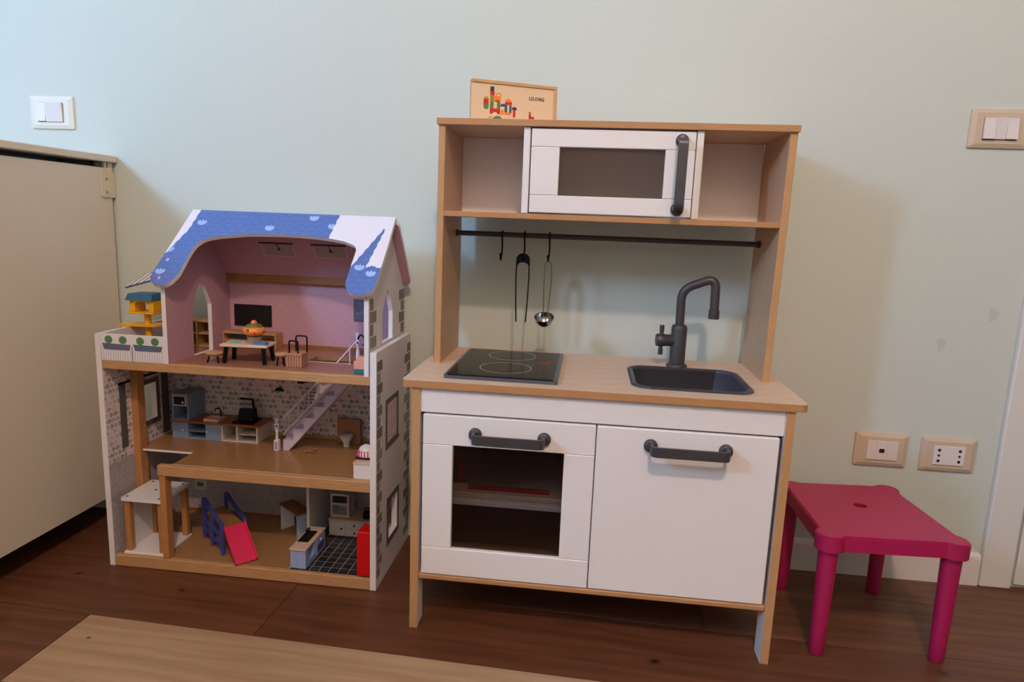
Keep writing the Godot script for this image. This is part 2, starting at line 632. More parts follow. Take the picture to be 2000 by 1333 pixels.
func build_floor() -> void:
	var under := flat(Color(0.10, 0.06, 0.045), 0.7)
	var floor_node := struct("floor", MB.new(under).box(Vector3(ROOM_X0 - 0.2, -0.12, -0.2), Vector3(ROOM_X1 + 0.2, -0.012, ROOM_Z1 + 0.2), 0.0))
	var brown := Color(0.485, 0.30, 0.20)
	var deep := Color(0.27, 0.15, 0.095)
	var dark_a := printed(plank_picture(1, brown, deep, [Vector3(0.70, 0.35, 0.035), Vector3(0.86, 0.42, 0.03), Vector3(0.52, 0.13, 0.06), Vector3(0.25, 0.7, 0.05)]), 0.42)
	var dark_b := printed(plank_picture(2, brown.lerp(deep, 0.12), deep, [Vector3(0.18, 0.45, 0.05), Vector3(0.47, 0.62, 0.045), Vector3(0.62, 0.75, 0.05), Vector3(0.8, 0.25, 0.04)]), 0.42)
	var dark_c := printed(plank_picture(3, brown.lerp(Color(0.56, 0.40, 0.30), 0.35), deep, [Vector3(0.9, 0.3, 0.08), Vector3(0.93, 0.8, 0.06)]), 0.45)
	var light := printed(plank_picture(4, Color(0.75, 0.64, 0.53), Color(0.58, 0.45, 0.34), [Vector3(0.032, 0.33, 0.018), Vector3(0.62, 0.55, 0.02)]), 0.42)
	# rows run along the wall, turned a little; seams and butt joints where the photograph shows them
	var turn := Basis(Vector3.UP, -0.033)
	var z0 := 0.4735  # seam behind the pale plank, at x = -0.6
	var wide := 0.2
	var length := 1.6
	var joint := {0: -0.6075, 1: -0.9485, -1: -1.35, 2: -1.4, -2: -0.25, -3: -1.0, 3: -0.5}
	for r in range(-3, 16):
		var j: float = joint.get(r, -0.4 - 0.53 * (r % 3))
		for k in range(-2, 4):
			var x0 := j + k * length
			var x1 := x0 + length
			if x1 < ROOM_X0 - 0.3 or x0 > ROOM_X1 + 0.3:
				continue
			var za := z0 + (r - 1) * wide
			var m: Material = [dark_a, dark_b, dark_c][posmod(r * 2 + k, 3)]
			if r == 0:
				m = dark_b if k == 0 else dark_a
			if r == 1:
				m = light if k == 0 else dark_c
			var mb := MB.new(m)
			mb.xf = Transform3D(turn, Vector3(-0.6, 0, 0) - turn * Vector3(-0.6, 0, 0) + Vector3(0, 0, 0.0))
			# chamfered plank with its picture on top
			var g := 0.0003
			var a := Vector3(x0 + g, 0, za + g)
			var b := Vector3(x1 - g, 0, za + wide - g)
			var c := 0.0006
			var uvf := func(p: Vector3) -> Vector2: return Vector2((p.x - a.x) / (b.x - a.x), (p.z - a.z) / (b.z - a.z))
			var top := [Vector3(a.x + c, 0, a.z + c), Vector3(b.x - c, 0, a.z + c), Vector3(b.x - c, 0, b.z - c), Vector3(a.x + c, 0, b.z - c)]
			var low := [Vector3(a.x, -c, a.z), Vector3(b.x, -c, a.z), Vector3(b.x, -c, b.z), Vector3(a.x, -c, b.z)]
			for t in [[0, 1, 2], [0, 2, 3]]:
				for i in t:
					mb.v(top[i], Vector3.UP, uvf.call(top[i]))
			for i in 4:
				var i2 := (i + 1) % 4
				var down := Vector3(0, -0.012, 0)
				var nn: Vector3 = (low[i] + low[i2] - top[i] - top[i2]).normalized() + Vector3.UP
				for q in [[low[i], low[i2], top[i2]], [low[i], top[i2], top[i]]]:
					for p in q:
						mb.v(p, nn.normalized(), uvf.call(p))
				for q in [[low[i] + down, low[i2] + down, low[i2]], [low[i] + down, low[i2], low[i]]]:
					for p in q:
						mb.v(p, (nn - Vector3.UP).normalized(), uvf.call(p))
			put("plank", mb, floor_node)


func build_ceiling_lamp() -> void:
	var t := thing("ceiling_lamp", "round opal glass lamp under the white ceiling", "lamp", Vector3(LAMP_AT.x, ROOM_Y1, LAMP_AT.z))
	put("base", MB.new(trim_white, t.position).lathe([Vector2(0, 0), Vector2(0.13, 0), Vector2(0.13, -0.03), Vector2(0, -0.03)], Transform3D(Basis.IDENTITY, t.position), 32), t)
	var opal := flat(Color(0.95, 0.93, 0.9), 0.4)
	opal.emission_enabled = true
	opal.emission = Color(1.0, 0.872, 0.795)
	opal.emission_energy_multiplier = 1.5
	put("shade", MB.new(opal, t.position).lathe([Vector2(0.0, -0.17), Vector2(0.05, -0.166), Vector2(0.1, -0.14), Vector2(0.125, -0.10), Vector2(0.13, -0.06), Vector2(0.12, -0.03), Vector2(0, -0.03)], Transform3D(Basis.IDENTITY, t.position), 32), t)
	var l := OmniLight3D.new()
	l.name = "bulb_light"
	l.light_color = Color(1.0, 0.872, 0.795)
	l.light_energy = LAMP_ENERGY
	l.light_size = 0.06
	l.omni_range = 12.0
	l.omni_attenuation = 2.0
	l.shadow_enabled = true
	t.add_child(l)
	l.position = Vector3(0, -0.10, 0)


# ------------------------------------------------------------------ beige cabinet at the picture's edge
func build_cabinet() -> void:
	var o := Vector3(-1.46, 0, 0.75)
	var t := thing("storage_cabinet", "tall beige laminate cabinet with a thick lid board standing against the mint wall", "cabinet", o)
	put("side_panel", MB.new(beige, o).box(Vector3(-1.218, 0.068, 0.008), Vector3(-1.2, 0.8835, 1.48)), t)
	put("body", MB.new(beige, o).box(Vector3(-1.74, 0.068, 0.008), Vector3(-1.2185, 0.872, 1.48)), t)
	put("top_board", MB.new(beige, o).box(Vector3(-1.76, 0.8965, 0.002), Vector3(-1.187, 0.9125, 1.5), 0.002), t)
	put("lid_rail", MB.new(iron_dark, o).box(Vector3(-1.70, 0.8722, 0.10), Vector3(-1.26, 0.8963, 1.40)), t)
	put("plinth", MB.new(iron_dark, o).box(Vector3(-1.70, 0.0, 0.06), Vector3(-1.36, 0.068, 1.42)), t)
	var hinge := flat(Color(0.85, 0.80, 0.69), 0.4)
	var hp := MB.new(hinge, o)
	hp.plate(rounded(-0.048, 0.813, -0.002, 0.873, 0.006), [], facing_x(-1.2), 0.004, hinge, hinge, hinge)
	hp.box(Vector3(-1.21, 0.872, 0.006), Vector3(-1.197, 0.8965, 0.022)).box(Vector3(-1.208, 0.874, 0.026), Vector3(-1.198, 0.8965, 0.034))
	var h := put("hinge_plate", hp, t, "beige metal hinge plate")
	for y in [0.8565, 0.826]:
		put("screw", MB.new(steel, o).lathe([Vector2(0, 0.0016), Vector2(0.0028, 0.0012), Vector2(0.0038, 0)], along(Vector3.RIGHT, Vector3(-1.196, y, 0.031)), 12), h)
	put("hinge_arm", MB.new(iron_dark, o).box(Vector3(-1.214, 0.8838, 0.04), Vector3(-1.201, 0.896, 0.062)), t)


# ------------------------------------------------------------------ toy kitchen
const WT := 0.4984  # worktop height


func bar_handle(mb: MB, a: Vector3, b: Vector3, reach: Vector3, across: Vector3) -> void:
	# two round bases and a flat strap bent between them; reach: how far and which way it stands off
	var d := (b - a).normalized()
	for p in [a, b]:
		mb.lathe([Vector2(0, 0.008), Vector2(0.0095, 0.008), Vector2(0.0115, 0.006), Vector2(0.0125, 0)], along(reach, p), 28)
	var path := fillet([a, a + reach, b + reach, b], 0.011, 7)
	var hw := 0.0085
	var ht := 0.0026
	mb.sweep(path, [Vector2(-ht, -hw), Vector2(-ht + 0.0008, -hw - 0.0006), Vector2(ht - 0.0008, -hw - 0.0006), Vector2(ht, -hw), Vector2(ht, hw), Vector2(ht - 0.0008, hw + 0.0006), Vector2(-ht + 0.0008, hw + 0.0006), Vector2(-ht, hw)], across, false)


func build_kitchen() -> void:
	var o := Vector3(0, 0, 0.2)
	var t := thing("play_kitchen", "white and birch toy kitchen with hob, sink and overhead shelf unit", "toy kitchen", o)
	# lower unit: side panels with a cut-out foot, seen edge on from the front
	for s in [-1, 1]:
		var x: float = s * 0.3405
		var xi: float = s * 0.3255
		var mb := MB.new(birch_up, o)
		var foot := [Vector2(-0.395, 0), Vector2(-0.352, 0), Vector2(-0.352, 0.075), Vector2(-0.345, 0.098), Vector2(-0.095, 0.098), Vector2(-0.087, 0.075), Vector2(-0.087, 0), Vector2(-0.045, 0), Vector2(-0.045, WT - 0.0135), Vector2(-0.395, WT - 0.0135)]
		mb.plate(foot, [], facing_x(minf(x, xi)), 0.015, birch_up if s == 1 else foil_white, birch_edge_up, foil_white if s == 1 else birch_up)
		put("side_panel", mb, t)
	var wt := MB.new(birch, o)
	# worktop with rounded front corners and an opening for the sink
	var outline := [Vector2(-0.36, -0.043), Vector2(0.36, -0.043)]
	for i in 6:
		var a := PI / 2 * i / 5
		outline.append(Vector2(0.36 - 0.012 + 0.012 * cos(a), -0.40 + 0.012 - 0.012 * sin(a)))
	for i in 6:
		var a := PI / 2 * i / 5
		outline.append(Vector2(-0.36 + 0.012 - 0.012 * sin(a), -0.40 + 0.012 - 0.012 * cos(a)))
	wt.plate(outline, [rounded(0.066, -0.342, 0.28, -0.160, 0.028)], facing_up(WT - 0.0132), 0.0132, birch, birch_edge, birch)
	put("worktop", wt, t)
	put("apron", MB.new(white_paint, o).box(Vector3(-0.3252, 0.4375, 0.376), Vector3(0.3252, WT - 0.0135, 0.3915)), t)
	put("bottom_board", MB.new(birch_edge, o).box(Vector3(-0.3252, 0.1035, 0.046), Vector3(0.3252, 0.1155, 0.394), 0.003), t)
	put("divider", MB.new(foil_white, o).box(Vector3(-0.006, 0.1157, 0.051), Vector3(0.006, 0.4372, 0.374)), t)
	put("inner_shelf", MB.new(foil_white, o).box(Vector3(-0.3252, 0.2475, 0.051), Vector3(-0.0062, 0.2575, 0.36)), t)
	put("inner_back", MB.new(birch, o).box(Vector3(-0.3252, 0.1157, 0.046), Vector3(0.3252, WT - 0.0135, 0.0505)), t)
	# oven door: two rails, two stiles, a smoked pane and a strap handle
	var d := MB.new(white_paint, o)
	d.box(Vector3(-0.319, 0.3775, 0.381), Vector3(-0.0008, 0.4345, 0.395)).box(Vector3(-0.319, 0.1172, 0.381), Vector3(-0.0008, 0.172, 0.395))
	d.box(Vector3(-0.319, 0.1723, 0.381), Vector3(-0.2622, 0.3772, 0.395)).box(Vector3(-0.056, 0.1723, 0.381), Vector3(-0.0008, 0.3772, 0.395))
	var od := put("oven_door", d, t)
	put("pane", MB.new(smoked, o).box(Vector3(-0.2622, 0.1723, 0.3835), Vector3(-0.056, 0.3772, 0.3865), 0.0), od, "smoked see-through pane")
	var h1 := MB.new(iron, o)
	bar_handle(h1, Vector3(-0.2205, 0.4025, 0.395), Vector3(-0.0935, 0.4025, 0.395), Vector3(0, 0, 0.036), Vector3.UP)
	put("handle", h1, od, "dark grey strap handle")
	var cd := put("cupboard_door", MB.new(white_paint, o).box(Vector3(0.0012, 0.1172, 0.381), Vector3(0.319, 0.4345, 0.395), 0.0018), t)
	var h2 := MB.new(iron, o)
	bar_handle(h2, Vector3(0.0975, 0.405, 0.395), Vector3(0.2285, 0.405, 0.395), Vector3(0, 0, 0.036), Vector3.UP)
	put("handle", h2, cd, "dark grey strap handle")
	# hob with two printed rings
	var hob := MB.new(flat(Color(0.36, 0.37, 0.41), 0.3, 0.4), o)
	hob.plate(rounded(-0.289, -0.368, -0.0755, -0.087, 0.006), [], facing_up(WT), 0.006, hob.sts.keys()[0], hob.sts.keys()[0], hob.sts.keys()[0])
	var hb := put("hob", hob, t)
	var glass := flat(Color(0.016, 0.016, 0.018), 0.08)
	glass.metallic_specular = 0.2
	put("hob_glass", MB.new(glass, o).box(Vector3(-0.283, WT + 0.006, 0.0925), Vector3(-0.0835, WT + 0.0075, 0.3625), 0.0006), hb, "glossy black hob glass")
	var ring := flat(Color(0.62, 0.60, 0.57), 0.5)
	var glow_red := flat(Color(0.10, 0.02, 0.025), 0.08)
	glow_red.metallic_specular = 0.2
	for q in [[-0.1825, 0.2785, 0.0505], [-0.1835, 0.152, 0.050]]:
		var at := Transform3D(Basis.IDENTITY, Vector3(q[0], WT + 0.0075, q[1]))
		put("hob_ring", MB.new(ring, o).lathe([Vector2(q[2] - 0.0009, 0), Vector2(q[2] - 0.0009, 0.0002), Vector2(q[2] + 0.0009, 0.0002), Vector2(q[2] + 0.0009, 0)], at, 64), hb)
		put("hob_plate", MB.new(glow_red, o).lathe([Vector2(0, 0.0001), Vector2(0.032, 0.0001), Vector2(0.032, 0)], at, 48), hb)
	var red := flat(Color(0.75, 0.10, 0.12), 0.4)
	var rm := MB.new(red, o)
	for q in [[-0.1135, 0.201], [-0.104, 0.201], [-0.1135, 0.211], [-0.104, 0.216]]:
		rm.box(Vector3(q[0] - 0.0035, WT + 0.0075, q[1] - 0.003), Vector3(q[0] + 0.0035, WT + 0.0078, q[1] + 0.003), 0.0)
	put("hob_symbol", rm, hb, "red printed hob symbols")
	# sink: a basin pressed from one sheet
	var basin := flat(Color(0.32, 0.32, 0.355), 0.36, 0.4)
	var sk := MB.new(basin, o)
	var loops := []
	for q in [[0.112, 0.101, WT + 0.0002, 0.034], [0.1115, 0.1005, WT + 0.003, 0.034], [0.108, 0.097, WT + 0.0042, 0.033], [0.102, 0.091, WT + 0.003, 0.030], [0.100, 0.089, WT - 0.002, 0.029], [0.093, 0.082, WT - 0.040, 0.027], [0.084, 0.073, WT - 0.049, 0.022]]:
		var l := []
		for p in rounded(-q[0], -q[1], q[0], q[1], q[3], 8):
			l.append(Vector3(0.1725 + p.x, q[2], 0.2515 + p.y))
		loops.append(l)
	for i in loops.size() - 1:
		for k in loops[i].size():
			var k2: int = (k + 1) % loops[i].size()
			var a: Vector3 = loops[i][k]
			var inward := (Vector3(0.1725, a.y, 0.2515) - a).normalized()
			var nrm: Array = [-inward, Vector3.UP - inward, Vector3.UP, Vector3.UP + inward, inward, inward + Vector3.UP * 0.2, Vector3.UP + inward * 0.3]
			var na: Vector3 = nrm[i].normalized()
			var nb: Vector3 = nrm[i + 1].normalized()
			sk.tri_s(loops[i][k], na, loops[i][k2], na, loops[i + 1][k2], nb)
			sk.tri_s(loops[i][k], na, loops[i + 1][k2], nb, loops[i + 1][k], nb)
	var bot: Array = loops[-1]
	for k in range(1, bot.size() - 1):
		sk.tri(bot[0], bot[k], bot[k + 1], Vector3.UP)
	put("sink", sk, t, "dark grey rectangular sink basin")
	# tap
	var tx := 0.168
	var tz := 0.1225
	var at := Vector3(tx, WT, tz)
	var tp := MB.new(iron, o)
	tp.lathe([Vector2(0.0225, 0), Vector2(0.0225, 0.0025), Vector2(0.0205, 0.005), Vector2(0.0165, 0.007), Vector2(0.0165, 0.084), Vector2(0.015, 0.089), Vector2(0.0095, 0.091)], Transform3D(Basis.IDENTITY, at), 32)
	var sp := Vector3(0.066, 0, 0.012)
	var path := fillet([at + Vector3(0, 0.085, 0), at + Vector3(-0.001, 0.166, 0), at + sp + Vector3(-0.001, 0.194, 0), at + sp + Vector3(0.0005, 0.125, 0)], 0.024, 9)
	tp.tube(path, 0.0092, 20)
	tp.lathe([Vector2(0, 0), Vector2(0.0108, 0), Vector2(0.0112, 0.002), Vector2(0.0108, 0.0185), Vector2(0.009, 0.0195)], Transform3D(Basis.IDENTITY, at + sp + Vector3(0.0005, 0.108, 0)), 28)
	var tap := put("tap", tp, t, "dark grey bent tap")
	var vv := MB.new(iron, o)
	var side := Vector3(-1, 0, 0.12).normalized()
	vv.lathe([Vector2(0.0125, 0.0), Vector2(0.0125, 0.028), Vector2(0.0135, 0.029), Vector2(0.0135, 0.046), Vector2(0.0125, 0.0475), Vector2(0, 0.0475)], along(side, at + Vector3(0, 0.056, 0)), 24)
	var vc := at + Vector3(0, 0.056, 0) + side * 0.037
	vv.tube([vc + Vector3(0, -0.030, 0), vc + Vector3(0, 0.031, 0)], 0.0042, 14)
	vv.tube([vc + Vector3(0, -0.031, 0), vc + Vector3(0, -0.018, 0)], 0.005, 14)
	vv.tube([vc + Vector3(0, 0.018, 0), vc + Vector3(0, 0.032, 0)], 0.005, 14)
	put("tap_valve", vv, tap)
	# shelf unit above: the far side panel leans out a few millimetres, as in the photograph
	var zf := 0.2336
	for s in [-1, 1]:
		var xb: float = -0.3378 if s == -1 else 0.3330
		var xt: float = -0.3362 if s == -1 else 0.3392
		var w: float = 0.0135 * -s
		var z0 := 0.042
		var mb := MB.new(birch_up, o)
		mb.hexa([Vector3(xb, WT, z0), Vector3(xb + w, WT, z0), Vector3(xb + w, WT, zf - 0.001), Vector3(xb, WT, zf - 0.001), Vector3(xt, 0.9725, z0), Vector3(xt + w, 0.9725, z0), Vector3(xt + w, 0.9725, zf - 0.001), Vector3(xt, 0.9725, zf - 0.001)])
		mb.use(birch_edge_up)
		mb.hexa([Vector3(xb, WT, zf - 0.001), Vector3(xb + w, WT, zf - 0.001), Vector3(xb + w * 0.93, WT, zf), Vector3(xb + w * 0.07, WT, zf), Vector3(xt, 0.9725, zf - 0.001), Vector3(xt + w, 0.9725, zf - 0.001), Vector3(xt + w * 0.93, 0.9725, zf), Vector3(xt + w * 0.07, 0.9725, zf)])
		put("upright", mb, t)
	var tb := MB.new(birch, o)
	tb.box(Vector3(-0.3395, 0.9725, 0.042), Vector3(0.3415, 0.9846, 0.2382), 0.0008)
	tb.use(birch_edge).box(Vector3(-0.3395, 0.9726, 0.2383), Vector3(0.3415, 0.9845, 0.2392), 0.0008)
	put("top_board", tb, t)
	var sh := MB.new(birch, o)
	sh.box(Vector3(-0.3232, 0.7975, 0.042), Vector3(0.3232, 0.8080, 0.2318), 0.0008)
	sh.use(birch_edge).box(Vector3(-0.3232, 0.7976, 0.2319), Vector3(0.3232, 0.8079, 0.2330), 0.0008)
	put("shelf_board", sh, t)
	put("back_panel", MB.new(foil_white, o).box(Vector3(-0.3235, 0.8082, 0.0425), Vector3(0.3245, 0.9723, 0.047)), t)
	for x in [-0.1625, 0.1645]:
		put("divider", MB.new(white_paint, o).box(Vector3(x - 0.0065, 0.8082, 0.0472), Vector3(x + 0.0065, 0.9722, 0.2325)), t)
	var md := MB.new(white_paint, o)
	md.box(Vector3(-0.1535, 0.9355, 0.2205), Vector3(0.1563, 0.9690, 0.2345)).box(Vector3(-0.1535, 0.8105, 0.2205), Vector3(0.1563, 0.8443, 0.2345))
	md.box(Vector3(-0.1535, 0.8446, 0.2205), Vector3(-0.0985, 0.9352, 0.2345)).box(Vector3(0.1015, 0.8446, 0.2205), Vector3(0.1563, 0.9352, 0.2345))
	var mw := put("microwave_door", md, t)
	put("pane", MB.new(pale_pane, o).box(Vector3(-0.0985, 0.8446, 0.2232), Vector3(0.1015, 0.9352, 0.2262), 0.0), mw, "smoked see-through pane")
	var h3 := MB.new(iron, o)
	bar_handle(h3, Vector3(0.1300, 0.8255, 0.2345), Vector3(0.1305, 0.9525, 0.2345), Vector3(-0.001, 0, 0.034), Vector3.RIGHT)
	put("handle", h3, mw, "dark grey upright strap handle")
	# rail between the uprights
	var rl := MB.new(flat(Color(0.27, 0.245, 0.25), 0.4, 0.3), o)
	rl.tube([Vector3(-0.3236, 0.7632, 0.1), Vector3(0.3212, 0.7632, 0.1)], 0.0056, 16)
	rl.lathe([Vector2(0.0075, 0), Vector2(0.0075, 0.004), Vector2(0.0056, 0.005)], along(Vector3.RIGHT, Vector3(-0.3236, 0.7632, 0.1)), 18)
	rl.lathe([Vector2(0.0075, 0), Vector2(0.0075, 0.004), Vector2(0.0056, 0.005)], along(Vector3.LEFT, Vector3(0.3208, 0.7632, 0.1)), 18)
	put("utensil_rail", rl, t, "dark grey utensil rail")
	build_utensils()
	build_oven_tray()
	build_block_box()


func build_utensils() -> void:
	var ry := 0.7632
	var rz := 0.1
	var hook := thing("hook", "black hook with nothing on it, hanging from the toy kitchen rail", "hook", Vector3(-0.2210, ry, rz), 0.0, "black hooks on the kitchen rail")
	var path := []
	for i in 10:  # over the rail, straight down, then a small upturned foot
		var a := deg_to_rad(200.0 - 190.0 * i / 9)
		path.append(Vector3(0, sin(a) * 0.0075, cos(a) * 0.0075))
	path.append(Vector3(0.0012, -0.024, 0.0055))
	path.append(Vector3(0.0002, -0.043, 0.004))
	for i in 7:
		var a := deg_to_rad(180.0 + 180.0 * i / 6)
		path.append(Vector3(-0.001, -0.0485 + sin(a) * 0.006, 0.0100 - cos(a) * -0.006))
	path.append(Vector3(-0.002, -0.040, 0.0165))
	put("wire", MB.new(black_plastic).tube(path, 0.0019, 10), hook)
	another(hook, Vector3(-0.1722, ry, rz), "black hook on the kitchen rail that carries the black tongs")
	another(hook, Vector3(-0.1180, ry, rz), "black hook on the kitchen rail that carries the steel ladle")
	# tongs: a broad bent strap at the top, two thin arms
	var tz := 0.1115
	var ta := Vector3(-0.1728, 0.7155, tz)
	var tg := thing("tongs", "small black tongs hanging open from the middle hook", "tongs", ta)
	var strap := MB.new(black_plastic)
	var bow := []
	for i in 13:
		var a := PI * i / 12
		bow.append(Vector2(cos(a) * 0.0145, sin(a) * 0.0125 - 0.003))
	bow.append_array([Vector2(-0.0150, -0.012), Vector2(-0.0148, -0.022), Vector2(-0.0128, -0.022)])
	for i in 13:
		var a := PI - PI * i / 12
		bow.append(Vector2(cos(a) * 0.0120, sin(a) * 0.0075 - 0.0175))
	bow.append_array([Vector2(0.0128, -0.022), Vector2(0.0148, -0.022), Vector2(0.0150, -0.012)])
	var eye := []
	for i in 12:
		eye.append(Vector2(cos(TAU * i / 12) * 0.0021, sin(TAU * i / 12) * 0.0021 - 0.0035))
	strap.plate(bow, [eye], facing_z(-0.002), 0.004, black_plastic, black_plastic, black_plastic)
	put("bow", strap, tg)
	for s in [-1, 1]:
		var p := [Vector3(s * 0.0136, -0.018, 0), Vector3(s * 0.0142, -0.04, 0), Vector3(s * 0.0128, -0.09, 0), Vector3(s * 0.0106, -0.1405, 0)]
		put("arm", MB.new(black_plastic).sweep(p, [Vector2(-0.0011, -0.0045), Vector2(0.0011, -0.0045), Vector2(0.0011, 0.0045), Vector2(-0.0011, 0.0045)], Vector3(0, 0, 1), false), tg)
	# ladle: a doubled wire handle and a round bowl that tips towards the room
	var lz := 0.116
	var lo := Vector3(-0.1172, 0.7095, lz)
	var ld := thing("ladle", "little steel ladle with a wire loop handle hanging beside the tongs", "ladle", lo)
	var loop := fillet([Vector3(-0.0062, -0.118, 0.0), Vector3(-0.0078, -0.05, 0), Vector3(-0.0068, 0.0, 0), Vector3(0.0068, 0.0, 0), Vector3(0.0080, -0.04, 0), Vector3(0.0028, -0.118, 0.0)], 0.006, 6)
	put("handle", MB.new(flat(Color(0.5, 0.47, 0.44), 0.3, 0.9)).tube(loop, 0.0011, 8), ld)
	var tilt := Basis(Vector3.RIGHT, 0.42)
	var bowl := []
	for i in 11:
		var a := PI / 2 * i / 10
		bowl.append(Vector2(sin(a) * 0.0205, -cos(a) * 0.0225))
	bowl.append(Vector2(0.0213, 0.0006))
	for i in 11:
		var a := PI / 2 * (10 - i) / 10
		bowl.append(Vector2(sin(a) * 0.0195, -cos(a) * 0.0213))
	put("bowl", MB.new(steel).lathe(bowl, Transform3D(tilt, Vector3(-0.0035, -0.1195, 0.012)), 36), ld)


func build_oven_tray() -> void:
	var red := flat(Color(0.72, 0.08, 0.09), 0.4)
	var o := Vector3(-0.16, 0.2576, 0.2)
	var t := thing("toy_tray", "wooden toy tray with red bars lying on the oven shelf behind the smoked pane", "toy", o)
	put("board", MB.new(birch, o).box(Vector3(-0.312, 0.2577, 0.08), Vector3(-0.02, 0.2685, 0.348), 0.002), t)
	put("bar", MB.new(red, o).box(Vector3(-0.2425, 0.2686, 0.322), Vector3(-0.083, 0.2765, 0.332), 0.001), t)
	put("bar", MB.new(red, o).box(Vector3(-0.2425, 0.306, 0.12), Vector3(-0.07, 0.3135, 0.13), 0.001), t)
	for x in [-0.262, -0.056]:
		put("post", MB.new(red, o).box(Vector3(x - 0.006, 0.2686, 0.29), Vector3(x + 0.006, 0.322, 0.302), 0.001), t)
	for x in [-0.2425, -0.0755]:
		put("post", MB.new(red, o).box(Vector3(x - 0.004, 0.2686, 0.12), Vector3(x + 0.004, 0.306, 0.13), 0.001), t)


func build_block_box() -> void:
	# the box stands turned; its sliding lid faces the room
	var a := Vector3(-0.2805, 0.9848, 0.1905)
	var b := Vector3(-0.1150, 0.9848, 0.1150)
	var wide := Vector2(b.x - a.x, b.z - a.z).length()
	var turn := atan2(-(b.z - a.z), b.x - a.x)
	var t := thing("block_box", "flat wooden toy box with printed blocks on its lid, standing on the kitchen's top", "toy box", a.lerp(b, 0.5), turn)
	var w := wide / 2
	var h := 0.0835
	var wood := grained(Color(0.93, 0.80, 0.65), grain, Vector3(1.6, 26, 26), 0.5)
	var edge := grained(Color(0.88, 0.69, 0.47), grain, Vector3(2, 60, 60), 0.5)
	put("frame_top", MB.new(edge).box(Vector3(-w, h - 0.0065, -0.016), Vector3(w, h, 0), 0.0008), t)
	put("frame_bottom", MB.new(edge).box(Vector3(-w, 0, -0.016), Vector3(w, 0.0065, 0), 0.0008), t)
	put("frame_side", MB.new(edge).box(Vector3(w - 0.0075, 0.0066, -0.016), Vector3(w, h - 0.0066, 0), 0.0008), t)
	put("frame_end", MB.new(edge).box(Vector3(-w, 0.0066, -0.016), Vector3(-w + 0.003, h - 0.0066, -0.0068), 0.0008), t)
	put("box_back", MB.new(wood).box(Vector3(-w + 0.0031, 0.0066, -0.016), Vector3(w - 0.0076, h - 0.0066, -0.0135), 0.0005), t)
	var lid_print := printed(picture(640, 288, func(x, y): return lid_pixel(x, y)), 0.45)
	var lid := MB.new(wood)
	var x0 := -w
	var x1 := w - 0.0077
	var y0 := 0.0068
	var y1 := h - 0.0068
	lid.plate(rect(x0, y0, x1, y1), [], facing_z(-0.0065), 0.004, lid_print, wood, wood, Rect2(x0, y0, x1 - x0, y1 - y0))
	var ld := put("lid", lid, t)
	var txt := TextMesh.new()
	txt.text = "LILONG"
	var f := SystemFont.new()
	f.font_names = PackedStringArray(["Droid Sans"])
	f.font_weight = 800
	txt.font = f
	txt.font_size = 64
	txt.pixel_size = 0.000142
	txt.depth = 0.0003
	txt.material = flat(Color(0.05, 0.04, 0.04), 0.5)
	var tm := put_mesh("lettering", txt, ld)
	tm.position = Vector3(0.0465, 0.0555, -0.0024)
	tm.scale = Vector3(1.0, 1.0, 1.0)


func lid_pixel(x: int, y: int) -> Color:  # flat print of toy building blocks on bare wood
	# picture runs 640 x 288; measured on the photograph's lid
	var p := Vector2(x, y)
	var red := Color(0.80, 0.16, 0.16)
	var green := Color(0.36, 0.52, 0.25)
	var blue := Color(0.18, 0.31, 0.48)
	var orange := Color(0.95, 0.53, 0.16)
	var navy := Color(0.20, 0.22, 0.32)
	var gold := Color(0.80, 0.55, 0.22)
	var c := Color(0.93, 0.805, 0.66) * (1.0 - 0.05 * (0.5 + 0.5 * sin(y * 0.9 + 2.0 * sin(x * 0.01))))
	var boxes := [
		[142, 20, 172, 60, navy], [142, 60, 176, 88, red], [142, 88, 170, 140, gold.lerp(green, 0.5)], [170, 92, 226, 140, orange],
		[142, 140, 170, 192, green], [196, 140, 222, 192, green], [142, 192, 222, 236, red], [228, 196, 250, 240, orange],
		[232, 150, 256, 172, blue], [256, 150, 276, 215, blue], [292, 158, 310, 220, blue.lerp(green, 0.3)], [258, 132, 312, 156, red],
		[256, 215, 306, 236, orange], [322, 188, 342, 250, red], [92, 122, 132, 160, red], [92, 160, 132, 185, green], [448, 210, 466, 254, red], [466, 232, 492, 252, red]]
	for b in boxes:
		if x >= b[0] and x < b[2] and y >= b[1] and y < b[3]:
			c = b[4]
	if p.distance_to(Vector2(112, 122)) < 20 and y < 122:
		c = gold
	if p.distance_to(Vector2(112, 184)) < 20 and y > 184:
		c = green
	if p.distance_to(Vector2(182, 240)) < 20:
		c = Color(0.93, 0.805, 0.66)
	if p.distance_to(Vector2(284, 132)) < 26 and y < 132:
		c = orange
	if p.distance_to(Vector2(199, 142)) < 20 and y < 140:
		c = red
	var ring := p.distance_to(Vector2(206, 88))
	if ring < 24 and ring > 15 and y < 90:
		c = gold
	if p.distance_to(Vector2(244, 172)) < 24 and y < 172:
		c = blue
	if p.distance_to(Vector2(332, 186)) < 20 and y < 190:
		c = navy
	if p.distance_to(Vector2(204, 288)) < 40:
		c = green
	if p.distance_to(Vector2(256, 288)) < 18:
		c = navy
	if absf(p.distance_to(Vector2(150, 272)) - 12.0) < 3.0:
		c = Color(0.62, 0.45, 0.40)
	if p.distance_to(Vector2(456, 204)) < 12:
		c = gold.lerp(green, 0.4)
	return c


